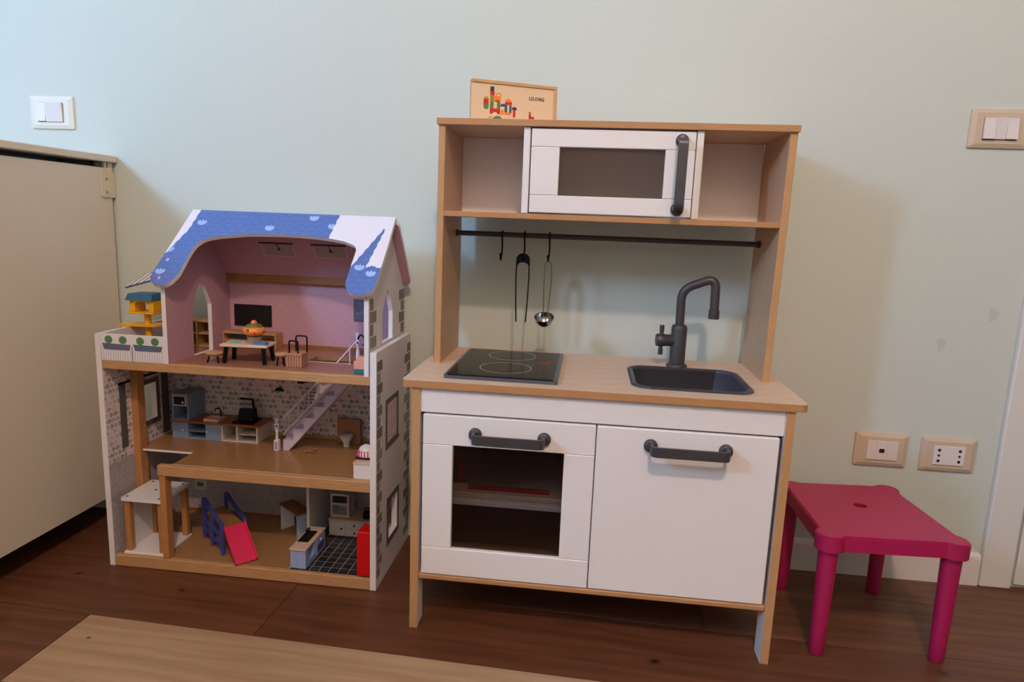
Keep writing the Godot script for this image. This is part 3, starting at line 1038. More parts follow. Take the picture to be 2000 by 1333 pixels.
# ------------------------------------------------------------------ pink stool
func build_stool() -> void:
	var pink := flat(Color(0.66, 0.095, 0.32), 0.40)
	# leg centres on the floor plan, the near pair first
	var top := 0.2455
	var legs := [Vector2(0.4425, 0.3405), Vector2(0.6655, 0.3270), Vector2(0.6445, 0.0850), Vector2(0.4400, 0.1045)]
	var o := Vector3(0.548, 0, 0.214)
	var t := thing("stool", "pink plastic children's stool with four round legs beside the toy kitchen", "stool", o)
	# outline: a square sheet with straight aprons and a round ear over each leg (plan y is -z)
	var quad := PackedVector2Array()
	for q in legs:
		quad.append(Vector2(q.x, -q.y))
	var shape: PackedVector2Array = Geometry2D.offset_polygon(quad, 0.0165, Geometry2D.JOIN_MITER)[0]
	for q in legs:
		var ear := PackedVector2Array()
		for k in 32:
			ear.append(Vector2(q.x, -q.y) + Vector2(cos(TAU * k / 32), sin(TAU * k / 32)) * 0.0262)
		shape = Geometry2D.merge_polygons(shape, ear)[0]
	var outline := Array(shape)
	var hole := []
	for k in 20:
		hole.append(Vector2(0.548 + cos(TAU * k / 20) * 0.0135, -0.196 + sin(TAU * k / 20) * 0.0115))
	var seat := MB.new(pink, o)
	var r1 := Array(Geometry2D.offset_polygon(shape, -0.0012)[0])
	var r2 := Array(Geometry2D.offset_polygon(shape, -0.0035)[0])
	seat.plate(outline, [hole], facing_up(top - 0.030), 0.0262, pink, pink, pink)
	seat.plate(r1, [hole], facing_up(top - 0.0038), 0.0022, pink, pink, pink)
	seat.plate(r2, [hole], facing_up(top - 0.0016), 0.0016, pink, pink, pink)
	put("seat", seat, t)
	for i in 4:
		put("leg", MB.new(pink, o).lathe([Vector2(0, 0.0), Vector2(0.0118, 0.0), Vector2(0.0135, 0.003), Vector2(0.0145, 0.05), Vector2(0.0178, top - 0.0302), Vector2(0, top - 0.0302)], Transform3D(Basis.IDENTITY, Vector3(legs[i].x, 0.0002, legs[i].y)), 28), t)


# ------------------------------------------------------------------ wall plates
func wall_plate(called: String, label: String, category: String, x0: float, y0: float, x1: float, y1: float, frame: Material, group: String) -> Node3D:
	var o := Vector3((x0 + x1) / 2, (y0 + y1) / 2, 0)
	var t := thing(called, label, category, o, 0.0, group)
	var mb := MB.new(frame, o)
	var d := 0.0085
	var a := rounded(x0, y0, x1, y1, 0.003, 3)
	var b := rounded(x0 + 0.001, y0 + 0.001, x1 - 0.001, y1 - 0.001, 0.003, 3)
	var c := rounded(x0 + 0.011, y0 + 0.009, x1 - 0.011, y1 - 0.009, 0.003, 3)
	var ctr := Vector3(o.x, o.y, -0.05)
	for i in a.size():
		var k: int = (i + 1) % a.size()
		mb.face([Vector3(a[i].x, a[i].y, 0), Vector3(a[k].x, a[k].y, 0), Vector3(b[k].x, b[k].y, 0.005), Vector3(b[i].x, b[i].y, 0.005)], ctr)
		mb.face([Vector3(b[i].x, b[i].y, 0.005), Vector3(b[k].x, b[k].y, 0.005), Vector3(c[k].x, c[k].y, d), Vector3(c[i].x, c[i].y, d)], ctr)
	for i in range(1, c.size() - 1):
		mb.tri(Vector3(c[0].x, c[0].y, d), Vector3(c[i].x, c[i].y, d), Vector3(c[i + 1].x, c[i + 1].y, d), Vector3(0, 0, 1))
	put("plate", mb, t)
	return t


func build_wall_fittings() -> void:
	var pale := flat(Color(0.90, 0.885, 0.84), 0.3)
	var shade := flat(Color(0.45, 0.36, 0.32), 0.6)
	# switch over the cabinet: two rockers pushed to different sides
	var s1 := wall_plate("light_switch", "off-white wall switch with two rockers above the beige cabinet", "switch", -1.4050, 0.973, -1.2912, 1.0505, pale, "")
	var o := s1.position
	put("rocker_frame", MB.new(shade, o).box(Vector3(-1.3825, 0.989, 0.0085), Vector3(-1.3155, 1.0345, 0.0092), 0.0), s1)
	put("rocker", MB.new(pale, o).hexa([Vector3(-1.382, 0.9905, 0.0092), Vector3(-1.3605, 0.9905, 0.0092), Vector3(-1.3605, 0.9905, 0.0135), Vector3(-1.382, 0.9905, 0.0135), Vector3(-1.382, 1.034, 0.0092), Vector3(-1.3605, 1.034, 0.0092), Vector3(-1.3605, 1.034, 0.0105), Vector3(-1.382, 1.034, 0.0105)]), s1)
	put("rocker", MB.new(rocker, o).hexa([Vector3(-1.3598, 0.9895, 0.0092), Vector3(-1.316, 0.9895, 0.0092), Vector3(-1.316, 0.9895, 0.0115), Vector3(-1.3598, 0.9895, 0.0115), Vector3(-1.3598, 1.034, 0.0092), Vector3(-1.316, 1.034, 0.0092), Vector3(-1.316, 1.034, 0.0145), Vector3(-1.3598, 1.034, 0.0145)]), s1)
	var s2 := wall_plate("light_switch", "beige wall switch with three white rockers near the white door casing", "switch", 0.7449, 0.980, 0.8617, 1.0604, fitting, "")
	o = s2.position
	put("rocker_frame", MB.new(shade, o).box(Vector3(0.7695, 0.996, 0.0085), Vector3(0.8375, 1.0420, 0.0092), 0.0), s2)
	for k in 3:
		var x := 0.7702 + k * 0.0224
		var low: float = 0.0145 if k != 1 else 0.0108
		var high: float = 0.0108 if k != 1 else 0.0130
		put("rocker", MB.new(rocker, o).hexa([Vector3(x, 0.9995, 0.0092), Vector3(x + 0.022, 0.9995, 0.0092), Vector3(x + 0.022, 0.9985, low), Vector3(x, 0.9985, low), Vector3(x, 1.0415, 0.0092), Vector3(x + 0.022, 1.0415, 0.0092), Vector3(x + 0.022, 1.0415, high), Vector3(x, 1.0415, high)]), s2)
	var s3 := wall_plate("wall_socket", "beige wall plate with a single phone jack above the pink stool", "socket", 0.5985, 0.2690, 0.7143, 0.3480, fitting, "")
	o = s3.position
	var jm := MB.new(rocker, o)
	jm.plate(rect(0.6235, 0.2865, 0.6905, 0.3300), [rect(0.6505, 0.3025, 0.6625, 0.3125)], facing_z(0.0085), 0.003, rocker, rocker, rocker)
	var jp := put("jack_insert", jm, s3)
	put("jack_hole", MB.new(dark_hole, o).box(Vector3(0.6503, 0.3023, 0.0085), Vector3(0.6627, 0.3127, 0.0089), 0.0), jp)
	put("jack_clip", MB.new(rocker, o).box(Vector3(0.6535, 0.3125, 0.0085), Vector3(0.6595, 0.3155, 0.0125), 0.0003), jp)
	for x in [0.6454, 0.6680]:
		put("seam", MB.new(fitting, o).box(Vector3(x - 0.0003, 0.287, 0.0115), Vector3(x + 0.0003, 0.3296, 0.0117), 0.0), jp)
	var s4 := wall_plate("wall_socket", "beige wall plate with two rows of three round socket holes near the door casing", "socket", 0.7425, 0.2675, 0.8597, 0.3468, fitting, "")
	o = s4.position
	var ins := put("socket_insert", MB.new(rocker, o).box(Vector3(0.7675, 0.2845, 0.0085), Vector3(0.8345, 0.3285, 0.0115), 0.0006), s4)
	for x in [0.7790, 0.8230]:
		for y in [-0.0125, 0.0, 0.0125]:
			put("socket_hole", MB.new(dark_hole, o).lathe([Vector2(0, 0.0003), Vector2(0.0033 if y != 0.0 else 0.0026, 0.0003), Vector2(0.0035 if y != 0.0 else 0.0028, 0)], along(Vector3(0, 0, 1), Vector3(x, 0.3065 + y, 0.0115)), 16), ins)
	# two grey scuffs on the wall paint
	# (left out of the geometry: they are marks in the paint, see scuff below)
	var scuff := flat(Color(0.745, 0.775, 0.755), 0.8)
	for q in [[0.852, 0.6305, 0.010, 0.016], [0.7544, 0.5589, 0.009, 0.015]]:
		var pts := []
		for k in 18:
			var a := TAU * k / 18
			var rr := 1.0 + 0.18 * sin(a * 3.0 + q[0] * 9.0)
			pts.append(Vector2(q[0] + cos(a) * q[2] * rr, q[1] + sin(a) * q[3] * rr))
		var mb := MB.new(scuff)
		mb.plate(pts, [], facing_z(0.0), 0.0002, scuff, scuff, scuff)
		put("scuff", mb, get_node("wall_back"))


# ------------------------------------------------------------------ doll house
const DO := Vector3(-0.75, 0, 0.15)
const DX0 := -1.057
const DX1 := -0.4448
const DI0 := -1.0445
const DI1 := -0.4585
const ZB := 0.03
const ZF := 0.282
const Y0 := 0.0265
const Y1 := 0.2445
const Y2 := 0.470


func roof_pixel(px: int, py: int) -> Color:  # blue fish-scale print, torn off to the white board in places
	var x := -0.925 + px / 2000.0
	var s := (432 - py) / 2000.0
	var y := 0.64 + s / 1.41421
	var white := Color(0.90, 0.885, 0.93)
	var wob := 0.0008 * sin(s * 310.0) + 0.0003 * sin(s * 870.0 + 1.0)
	var tear := x > -0.5692 - (0.792 - y) * 0.145 + wob
	if tear and y > 0.691 + 0.0018 * sin(x * 240.0) + 0.0006 * sin(x * 900.0) and y < 0.8:
		# a narrow blue strip is left in the torn part
		var k := (y - 0.693) / (0.766 - 0.693)
		var c0 := lerpf(-0.4915, -0.4622, k) + wob
		var hw := lerpf(0.0145, 0.0018, k)
		if absf(x - c0) > hw or y > 0.766:
			return white
	var edge := -0.9194 + (y - 0.65) * 0.105
	var strip := 0.018 * clampf((y - 0.70) / 0.05, 0.0, 1.0) + wob
	if y > 0.70 and x < edge + strip and x < -0.885:
		return white
	var blue := Color(0.345, 0.455, 0.715)
	var w := 0.023
	var rh := 0.0135
	var r := floori(s / rh)
	var v := s / rh - r
	var u := fposmod(x / w + (0.5 if r % 2 == 0 else 0.0), 1.0)
	var arch := 1.0 - sqrt(maxf(0.0, 1.0 - pow(2.0 * u - 1.0, 2.0)))
	if absf(v - arch) < 0.075:
		blue = Color(0.285, 0.375, 0.63)
	for q in [[-0.8698, 0.7665], [-0.7131, 0.7604], [-0.6236, 0.7844], [-0.5764, 0.7687], [-0.9113, 0.7092], [-0.9056, 0.6659], [-0.4907, 0.6902], [-0.4638, 0.6798]]:
		var dx: float = (x - q[0]) / 0.0105
		var dy: float = (s - (q[1] - 0.64) * 1.41421) / 0.0105
		if absf(dx) < 1.0 and dy > -sqrt(1.0 - dx * dx) * 0.95 and dy < 0.15 + 0.55 * (1.0 - absf(fposmod(dx * 1.5 + 0.5, 1.0) * 2.0 - 1.0)) * (1.0 - absf(dx) * 0.6):
			blue = Color(0.62, 0.73, 0.93)
	if x < -0.868 and y < 0.69:
		var line := absf(y - 0.648 - 0.012 * sin(x * 260.0) - 0.5 * (x + 0.9))
		if line < 0.0009:
			blue = Color(0.62, 0.32, 0.66)
		if Vector2(x + 0.9026, y - 0.687).length() < 0.0032 or Vector2(x + 0.90, y - 0.652).length() < 0.0028:
			blue = Color(0.86, 0.66, 0.80)
	return blue


func fence_pixel(px: int, py: int) -> Color:  # printed picket fence on the balcony rail
	var x := px / 512.0
	var c := Color(0.90, 0.88, 0.90)
	if py > 96 and fposmod(x * 26.0, 1.0) < 0.22:
		c = Color(0.66, 0.66, 0.72)
	if py > 96 and absf(x - 0.5) < 0.008:
		c = Color(0.45, 0.48, 0.56)
	return c


func build_doll_house() -> void:
	var t := thing("doll_house", "three-storey wooden doll house with a blue scale roof and open front beside the toy kitchen", "doll house", DO)
	var o := DO
	# ---- floors
	var base := MB.new(doll_floor, o)
	base.box(Vector3(DI0, 0.010, 0.02), Vector3(DI1, Y0, ZF - 0.012), 0.0)
	put("ground_floor", base, t)
	put("floor_edge", MB.new(pine, o).box(Vector3(DI0, 0.001, ZF - 0.012), Vector3(DI1, Y0, ZF), 0.001), t)
	var mid := MB.new(doll_floor, o)
	mid.plate([Vector2(DI0, -0.02), Vector2(DI1, -0.02), Vector2(DI1, -0.268), Vector2(-0.9085, -0.268), Vector2(-0.9043, -0.262), Vector2(-0.9043, -0.190), Vector2(DI0, -0.190)], [], facing_up(Y1 - 0.005), 0.005, doll_floor, doll_white, doll_floor)
	put("middle_floor", mid, t)
	put("floor_edge", MB.new(pine, o).box(Vector3(-0.9325, Y1 - 0.0235, 0.2681), Vector3(DI1, Y1, ZF), 0.0012), t)
	var up := MB.new(doll_floor_top, o)
	up.plate(rect(DI0, -0.2685, DI1, -0.02), [rect(-0.640, -0.172, -0.537, -0.110)], facing_up(Y2 - 0.009), 0.009, doll_floor_top, doll_floor, doll_floor)
	put("top_floor", up, t)
	put("floor_edge", MB.new(pine, o).box(Vector3(DI0, 0.4515, 0.2686), Vector3(DI1, Y2, ZF), 0.0012), t)
	put("opening_trim", MB.new(doll_white, o).box(Vector3(-0.642, Y2, 0.1705), Vector3(-0.5372, Y2 + 0.0007, 0.1735), 0.0), t)
	put("floor_post", MB.new(pine_up, o).box(Vector3(-0.9305, Y0 + 0.0007, 0.258), Vector3(-0.9165, Y1 - 0.0236, 0.2805), 0.0012), t)
	put("lift_post", MB.new(pine_up, o).box(Vector3(DI0 + 0.0002, Y0, 0.172), Vector3(-1.0285, 0.4608, 0.1985), 0.0012), t)
	# ---- lower walls
	var left := MB.new(doll_white, o)
	left.plate(rect(-ZF, 0.001, -0.02, 0.5268), [rect(-0.178, 0.297, -0.108, 0.384)], facing_x(DX0), DI0 - DX0 - 0.0006, doll_white, doll_white, doll_white)
	var lwall := put("side_wall", left, t)
	var paper := MB.new(triangle_print, o)
	paper.plate(rect(-ZF + 0.0008, 0.236, -ZB, 0.4605), [rect(-0.178, 0.297, -0.108, 0.384)], facing_x(DI0 - 0.0006), 0.0005, triangle_print, doll_white, doll_white, Rect2(-0.30, 0.0, 0.078, 0.078))
	put("wallpaper", paper, lwall, "triangle patterned wallpaper")
	put("wallpaper", MB.new(stucco_print, o).plate(rect(-ZF + 0.0008, Y0, -ZB, 0.2355), [], facing_x(DI0 - 0.0006), 0.0005, stucco_print, doll_white, doll_white, Rect2(-0.30, 0.0, 0.1, 0.1)), lwall, "grey mottled wallpaper")
	var frame_grey := flat(Color(0.36, 0.345, 0.345), 0.55)
	var wf := MB.new(frame_grey, o)
	wf.plate(rect(-0.192, 0.284, -0.097, 0.3945), [rect(-0.178, 0.297, -0.108, 0.384)], facing_x(DI0), 0.0012, frame_grey, frame_grey, frame_grey)
	put("window_frame", wf, lwall, "dark grey window frame")
	put("curtain", MB.new(frame_grey, o).plate(rect(-0.236, 0.258, -0.216, 0.408), [], facing_x(DI0), 0.001, frame_grey, frame_grey, frame_grey), lwall, "dark grey printed curtain")
	put("curtain", MB.new(frame_grey, o).plate(rect(-0.088, 0.249, -0.062, 0.4), [], facing_x(DI0), 0.001, frame_grey, frame_grey, frame_grey), lwall, "dark grey printed curtain")
	put("curtain_rod", MB.new(black_plastic, o).box(Vector3(DI0, 0.4035, 0.088), Vector3(DI0 + 0.0022, 0.408, 0.238), 0.0004), lwall)
	var right := MB.new(doll_white, o)
	var hole2 := rect(-0.196, 0.078, -0.124, 0.166)
	right.plate(rect(-ZF, 0.001, -0.02, 0.5205), [hole2], facing_x(DI1 + 0.0006), DX1 - DI1 - 0.0006, doll_white, doll_white, triangle_print, Rect2(-0.30, 0.0, 0.078, 0.078))
	var rwall := put("side_wall", right, t)
	build_bricks(rwall, DX1, 0.024, 0.512, 0.0239, [[0.2775, 0.258, 0.243]], 0)
	build_bricks(rwall, DX1, 0.024, 0.512, 0.0239, [[0.0235, 0.050, 0.072]], 1)
	var g2 := flat(Color(0.40, 0.375, 0.37), 0.55)
	put("window_frame", MB.new(g2, o).plate(rect(-0.207, 0.066, -0.113, 0.178), [hole2], facing_x(DX1), 0.0012, g2, g2, g2), rwall, "grey window frame")
	put("window_frame", MB.new(g2, o).plate(rect(-0.2185, 0.294, -0.1225, 0.4055), [rect(-0.2075, 0.307, -0.1335, 0.394)], facing_x(DX1), 0.0012, g2, g2, g2), rwall, "grey window frame")
	put("window_sill", MB.new(g2, o).box(Vector3(DX1, 0.2945, 0.115), Vector3(DX1 + 0.0016, 0.3, 0.1225), 0.0), rwall)
	var sl_back := flat(Color(0.72, 0.60, 0.62), 0.6)
	var shut := put("shutter", MB.new(sl_back, o).plate(rect(-0.2075, 0.307, -0.1335, 0.394), [], facing_x(DX1), 0.0004, sl_back, sl_back, sl_back), rwall, "pale louvred shutters")
	var pale := flat(Color(0.88, 0.80, 0.81), 0.5)
	var slat := MB.new(pale)
	slat.box(Vector3(0, -0.0026, -0.0155), Vector3(0.0009, 0.0026, 0.0155), 0.0003)
	var slat_mesh := slat.mesh()
	for k in 12:
		for z in [0.1885, 0.1525]:
			put_mesh("slat", slat_mesh, shut).position = Vector3(DX1 + 0.0004, 0.3105 + k * 0.0073, z) - o
	# ---- back walls
	put("back_wall", MB.new(doll_white, o).plate(rect(DI0, Y0, DI1, Y1 - 0.005), [], facing_z(0.0225), ZB - 0.0225, stucco_print, doll_white, doll_white, Rect2(0, 0, 0.1, 0.1)), t, "grey mottled back wall")
	put("back_wall", MB.new(doll_white, o).plate(rect(DI0, Y1, DI1, Y2 - 0.009), [], facing_z(0.0225), ZB - 0.0225, triangle_print, doll_white, doll_white, Rect2(0, 0, 0.078, 0.078)), t, "triangle patterned back wall")
	put("skirting", MB.new(pine, o).box(Vector3(-0.79, Y1, ZB), Vector3(DI1, Y1 + 0.0085, ZB + 0.002), 0.0005), t)
	put("skirting", MB.new(pine_deep, o).box(Vector3(DI0, Y0, ZB), Vector3(-0.6536, Y0 + 0.006, ZB + 0.002), 0.0005), t)
	# ---- top storey
	var side := [Vector2(-ZF, Y2), Vector2(-0.022, Y2), Vector2(-0.022, 0.632), Vector2(-0.146, 0.779), Vector2(-ZF, 0.648)]
	var arch := func(za: float, zb: float, y0: float, ys: float, ya: float) -> Array:
		var p := [Vector2(-zb, y0), Vector2(-za, y0), Vector2(-za, ys)]
		var zc := (za + zb) / 2
		for i in range(1, 7):
			var k := i / 6.0
			p.append(Vector2(-lerpf(za, zc, k), ys + (ya - ys) * sin(k * PI / 2 * 0.92) / sin(PI / 2 * 0.92)))
		for i in range(5, -1, -1):
			var k := i / 6.0
			p.append(Vector2(-lerpf(zb, zc, k), ys + (ya - ys) * sin(k * PI / 2 * 0.92) / sin(PI / 2 * 0.92)))
		return p
	var up_left := MB.new(doll_white, o)
	up_left.plate(side, [arch.call(0.112, 0.188, Y2 + 0.0006, 0.578, 0.6315)], facing_x(-0.9025), 0.0095, pink_print, doll_white, doll_white, Rect2(-0.30, 0.0, 0.029, 0.029))
	put("top_side_wall", up_left, t, "pink wall with a pointed doorway")
	var up_right := MB.new(doll_white, o)
	up_right.plate(side, [arch.call(0.116, 0.1905, 0.5245, 0.585, 0.6355)], facing_x(-0.4705), 0.0095, doll_white, doll_white, pink_print, Rect2(-0.30, 0.0, 0.029, 0.029))
	var ur := put("top_side_wall", up_right, t, "white wall with a pointed window")
	build_bricks(ur, -0.461, 0.524, 0.638, 0.0262, [[0.2755, 0.254, 0.234]], 1)
	build_bricks(ur, -0.461, 0.524, 0.645, 0.0262, [[0.0245, 0.052, 0.066]], 0)
	put("back_wall", MB.new(doll_white, o).plate(rect(-0.893, Y2 - 0.009, -0.4705, 0.636), [], facing_z(0.0225), ZB - 0.0225, pink_print, doll_white, doll_white, Rect2(0, 0, 0.029, 0.029)), t, "pink dotted back wall")
	put("skirting", MB.new(pine_deep, o).box(Vector3(-0.8925, Y2, ZB), Vector3(-0.471, Y2 + 0.0085, ZB + 0.003), 0.0005), t)
	put("roof_beam", MB.new(pine_deep, o).box(Vector3(-0.8925, 0.6275, ZB), Vector3(-0.471, 0.645, ZB + 0.013), 0.001), t)
	# ---- roof
	var rf := [Vector2(-0.905, 0.7915), Vector2(-0.4455, 0.7915), Vector2(-0.4447, 0.734), Vector2(-0.4462, 0.6723), Vector2(-0.4476, 0.655), Vector2(-0.4515, 0.6462), Vector2(-0.4585, 0.6412), Vector2(-0.4672, 0.6395), Vector2(-0.4869, 0.6395), Vector2(-0.496, 0.6425), Vector2(-0.5019, 0.6474), Vector2(-0.507, 0.6535), Vector2(-0.509, 0.66), Vector2(-0.5088, 0.6928), Vector2(-0.5084, 0.7193), Vector2(-0.5105, 0.726), Vector2(-0.5169, 0.7311), Vector2(-0.5401, 0.7378), Vector2(-0.568, 0.7415), Vector2(-0.596, 0.7442), Vector2(-0.637, 0.7462), Vector2(-0.6783, 0.7468), Vector2(-0.72, 0.7462), Vector2(-0.7589, 0.7445), Vector2(-0.8114, 0.7385), Vector2(-0.835, 0.7338), Vector2(-0.8481, 0.7285), Vector2(-0.8555, 0.7215), Vector2(-0.8594, 0.7135), Vector2(-0.8612, 0.703), Vector2(-0.8617, 0.6928), Vector2(-0.8628, 0.6637), Vector2(-0.8648, 0.656), Vector2(-0.8685, 0.6495), Vector2(-0.8735, 0.643), Vector2(-0.88, 0.6395), Vector2(-0.893, 0.6385), Vector2(-0.9056, 0.6402), Vector2(-0.9145, 0.6452), Vector2(-0.9190, 0.652), Vector2(-0.9198, 0.66)]
	var outline := []
	for p in rf:
		outline.append(Vector2(p.x, (p.y - 0.64) * 1.41421))
	var q := sqrt(0.5)
	var n := Vector3(0, q, q)
	var rt := Transform3D(Basis(Vector3.RIGHT, Vector3(0, q, -q), n), Vector3(0, 0.64, 0.3005) - n * 0.009)
	var roof_print := printed(picture(970, 432, func(x, y): return roof_pixel(x, y)), 0.4)
	put("front_roof", MB.new(doll_white, o).plate(outline, [], rt, 0.009, roof_print, doll_white, pink_print, Rect2(-0.925, 0, 0.485, 0.216)), t, "blue scale roof with torn white patches")
	var bt := Transform3D(Basis(Vector3.RIGHT, Vector3(0, 0.788, 0.6157), Vector3(0, -0.6157, 0.788)), Vector3(0, 0.64, 0.038))
	bt.origin -= bt.basis.z * 0.009
	var br := put("back_roof", MB.new(doll_white, o).plate(rounded(-0.9045, -0.008, -0.4410, 0.180, 0.018), [], bt, 0.009, pink_print, doll_white, doll_white, Rect2(0, 0, 0.029, 0.029)), t, "pink underside of the back roof")
	var sky_pane := flat(Color(0.66, 0.60, 0.60), 0.5)
	var sky_rim := flat(Color(0.80, 0.70, 0.70), 0.5)
	bt.origin += bt.basis.z * 0.009
	for x in [[-0.776, -0.698], [-0.653, -0.575]]:
		var w := put("skylight", MB.new(sky_pane, o).plate(rect(x[0] + 0.003, 0.070, x[1] - 0.003, 0.104), [], bt, 0.0004, sky_pane, sky_pane, sky_pane), br, "printed grey skylight")
		w.name = "skylight" if x[0] < -0.7 else "skylight_001"
		put("skylight_frame", MB.new(sky_rim, o).plate(rect(x[0], 0.067, x[1], 0.107), [rect(x[0] + 0.003, 0.070, x[1] - 0.003, 0.104)], bt, 0.0008, sky_rim, sky_rim, sky_rim), br)
		put("blind_rod", MB.new(black_plastic, o).plate(rect(x[0] - 0.002, 0.1055, x[1] + 0.001, 0.1075), [], bt, 0.002, black_plastic, black_plastic, black_plastic), br)
		put("blind_pull", MB.new(black_plastic, o).plate([Vector2(x[0] + 0.0385, 0.1055), Vector2(x[0] + 0.0375, 0.1055), Vector2(x[0] + 0.040, 0.0925), Vector2(x[0] + 0.037, 0.086), Vector2(x[0] + 0.0445, 0.086), Vector2(x[0] + 0.0415, 0.0925)], [], bt, 0.001, black_plastic, black_plastic, black_plastic), br)
	# ---- balcony
	var fence := printed(picture(512, 226, func(x, y): return fence_pixel(x, y)), 0.5)
	var rail := put("balcony_rail", MB.new(doll_white, o).plate(rect(DI0, Y2 + 0.0005, -0.9026, 0.5268), [], facing_z(0.274), 0.008, fence, doll_white, doll_white, Rect2(DI0, Y2, 0.1419, 0.0568)), t)
	var slate := flat(Color(0.36, 0.40, 0.52), 0.5)
	var leaf := flat(Color(0.33, 0.50, 0.34), 0.6)
	for x in [[-1.0405, -0.9760, -1.0355, -0.9795], [-0.9705, -0.9045, -0.9655, -0.9090]]:
		put("planter", MB.new(slate, o).plate([Vector2(x[2], 0.4945), Vector2(x[3], 0.4945), Vector2(x[1], 0.5062), Vector2(x[0], 0.5075)], [], facing_z(ZF), 0.0008, slate, slate, slate), rail, "slate blue planter")
	for x in [-1.0255, -0.9932, -0.9542, -0.9210]:
		var disc := []
		for k in 20:
			var a := TAU * k / 20
			disc.append(Vector2(x + cos(a) * 0.0088, 0.5155 + sin(a) * 0.0084))
		put("bush", MB.new(leaf, o).plate(disc, [], facing_z(ZF), 0.0004, leaf, leaf, leaf), rail, "round green bush")
	put("balcony_back", MB.new(pine_deep, o).box(Vector3(DI0, Y2, 0.022), Vector3(-0.9026, 0.513, ZB), 0.001), t)
	# striped awning over the balcony doorway
	var aw := MB.new(doll_white, o)
	var a1 := Vector3(-1.0560, 0.6350, 0.112)
	var along_x := Vector3(-0.9030, 0.6800, 0.112) - a1
	var down := Vector3(-1.0530, 0.6120, 0.186) - a1
	var len := along_x.length()
	var ax_y := along_x.normalized()
	var ax_x := (down - ax_y * down.dot(ax_y)).normalized()
	var aw_t := Transform3D(Basis(ax_x, ax_y, ax_x.cross(ax_y)), a1)
	var deep := 0.076
	aw.plate(rect(0, 0, deep, len), [], aw_t, 0.004, doll_white, doll_white, doll_white)
	var awn := put("awning", aw, t, "white and tan striped awning")
	var tan := flat(Color(0.62, 0.52, 0.46), 0.6)
	for k in 9:
		var s0 := 0.004 + k * len / 9.0
		put("awning_stripe", MB.new(tan, o).plate([Vector2(0.0005, s0), Vector2(deep, s0 + 0.004), Vector2(deep, s0 + 0.0095), Vector2(0.0005, s0 + 0.0055)], [], aw_t.translated_local(Vector3(0, 0, 0.004 if aw_t.basis.z.y > 0.0 else -0.0006)), 0.0006, tan, tan, tan), awn)
	put("awning_hem", MB.new(slate, o).plate(rect(deep, 0, deep + 0.0018, len), [], aw_t, 0.004, slate, slate, slate), awn, "grey hem")
	# ---- pictures printed or pinned on the walls
	var slate_dark := flat(Color(0.36, 0.37, 0.47), 0.6)
	var pic := put("wall_picture", MB.new(frame_grey, o).box(Vector3(-0.5815, 0.5425, ZB), Vector3(-0.532, 0.5965, ZB + 0.001), 0.0), t, "grey framed blue wall picture")
	put("print", MB.new(slate_dark, o).box(Vector3(-0.5765, 0.548, ZB + 0.001), Vector3(-0.537, 0.591, ZB + 0.0014), 0.0), pic)
	var chalk := flat(Color(0.75, 0.76, 0.84), 0.7)
	put("scribble", MB.new(chalk, o).tube([Vector3(-0.573, 0.5655, ZB + 0.0014), Vector3(-0.569, 0.559, ZB + 0.0014), Vector3(-0.5655, 0.565, ZB + 0.0014), Vector3(-0.562, 0.560, ZB + 0.0014), Vector3(-0.5595, 0.569, ZB + 0.0014), Vector3(-0.5565, 0.567, ZB + 0.0014), Vector3(-0.559, 0.5645, ZB + 0.0014)], 0.0005, 6), pic)
	var poster_white := flat(Color(0.83, 0.78, 0.77), 0.6)
	var poster := put("wall_poster", MB.new(poster_white, o).box(Vector3(-0.709, 0.323, ZB), Vector3(-0.6725, 0.384, ZB + 0.0008), 0.0), t, "white poster with lines of dark lettering")
	var ink := flat(Color(0.30, 0.28, 0.29), 0.6)
	var words := [[0.370, [4, 5]], [0.361, [6, 4]], [0.352, [9]], [0.343, [5, 4]], [0.334, [8]]]
	for w in words:
		var mb := MB.new(ink, o)
		var x := -0.7045
		for k in w[1]:
			for i in k:
				mb.box(Vector3(x, w[0] - 0.0024, ZB + 0.0008), Vector3(x + 0.0017, w[0] + 0.0024 - 0.0014 * (i % 2), ZB + 0.0011), 0.0)
				x += 0.0026
			x += 0.0022
		put("lettering", mb, poster)
	for q2 in [[-0.7715, 0.3590, 0.0125], [-0.7125, 0.3815, 0.0130]]:
		var dome := []
		for k in 13:
			var a := PI * k / 12
			dome.append(Vector2(q2[0] + cos(a) * q2[2], q2[1] - 0.001 + sin(a) * q2[2] * 0.82))
		put("pendant_print", MB.new(black_plastic, o).plate(dome, [], facing_z(ZB), 0.0006, black_plastic, black_plastic, black_plastic), t, "black half-round printed lamp")
	var st := put("wall_sticker", MB.new(flat(Color(0.80, 0.80, 0.74), 0.5), o).plate(rounded(-1.0060, 0.0825, -0.9740, 0.1122, 0.002), [], facing_z(ZB), 0.0008, flat(Color(0.80, 0.80, 0.74), 0.5), doll_white, doll_white), t, "small pale wall sticker with an olive blob")
	var olive := flat(Color(0.46, 0.44, 0.16), 0.6)
	put("blob", MB.new(olive, o).plate([Vector2(-0.999, 0.0945), Vector2(-0.992, 0.0915), Vector2(-0.984, 0.093), Vector2(-0.981, 0.098), Vector2(-0.984, 0.103), Vector2(-0.990, 0.1015), Vector2(-0.996, 0.104), Vector2(-1.0, 0.1)], [], facing_z(ZB + 0.0008), 0.0004, olive, olive, olive), st)
	# ---- ground floor: partition and kitchen tiles
	put("partition", MB.new(doll_white, o).box(Vector3(-0.6535, Y0, ZB), Vector3(-0.6468, Y1 - 0.0051, 0.152), 0.0006), t)
	var grout := flat(Color(0.74, 0.70, 0.70), 0.6)
	var tiled := put("tiled_floor", MB.new(grout, o).box(Vector3(-0.6445, Y0, ZB + 0.001), Vector3(DI1 - 0.0002, Y0 + 0.0006, ZF - 0.0125), 0.0), t, "dark tiles with pale grout")
	var tones := []
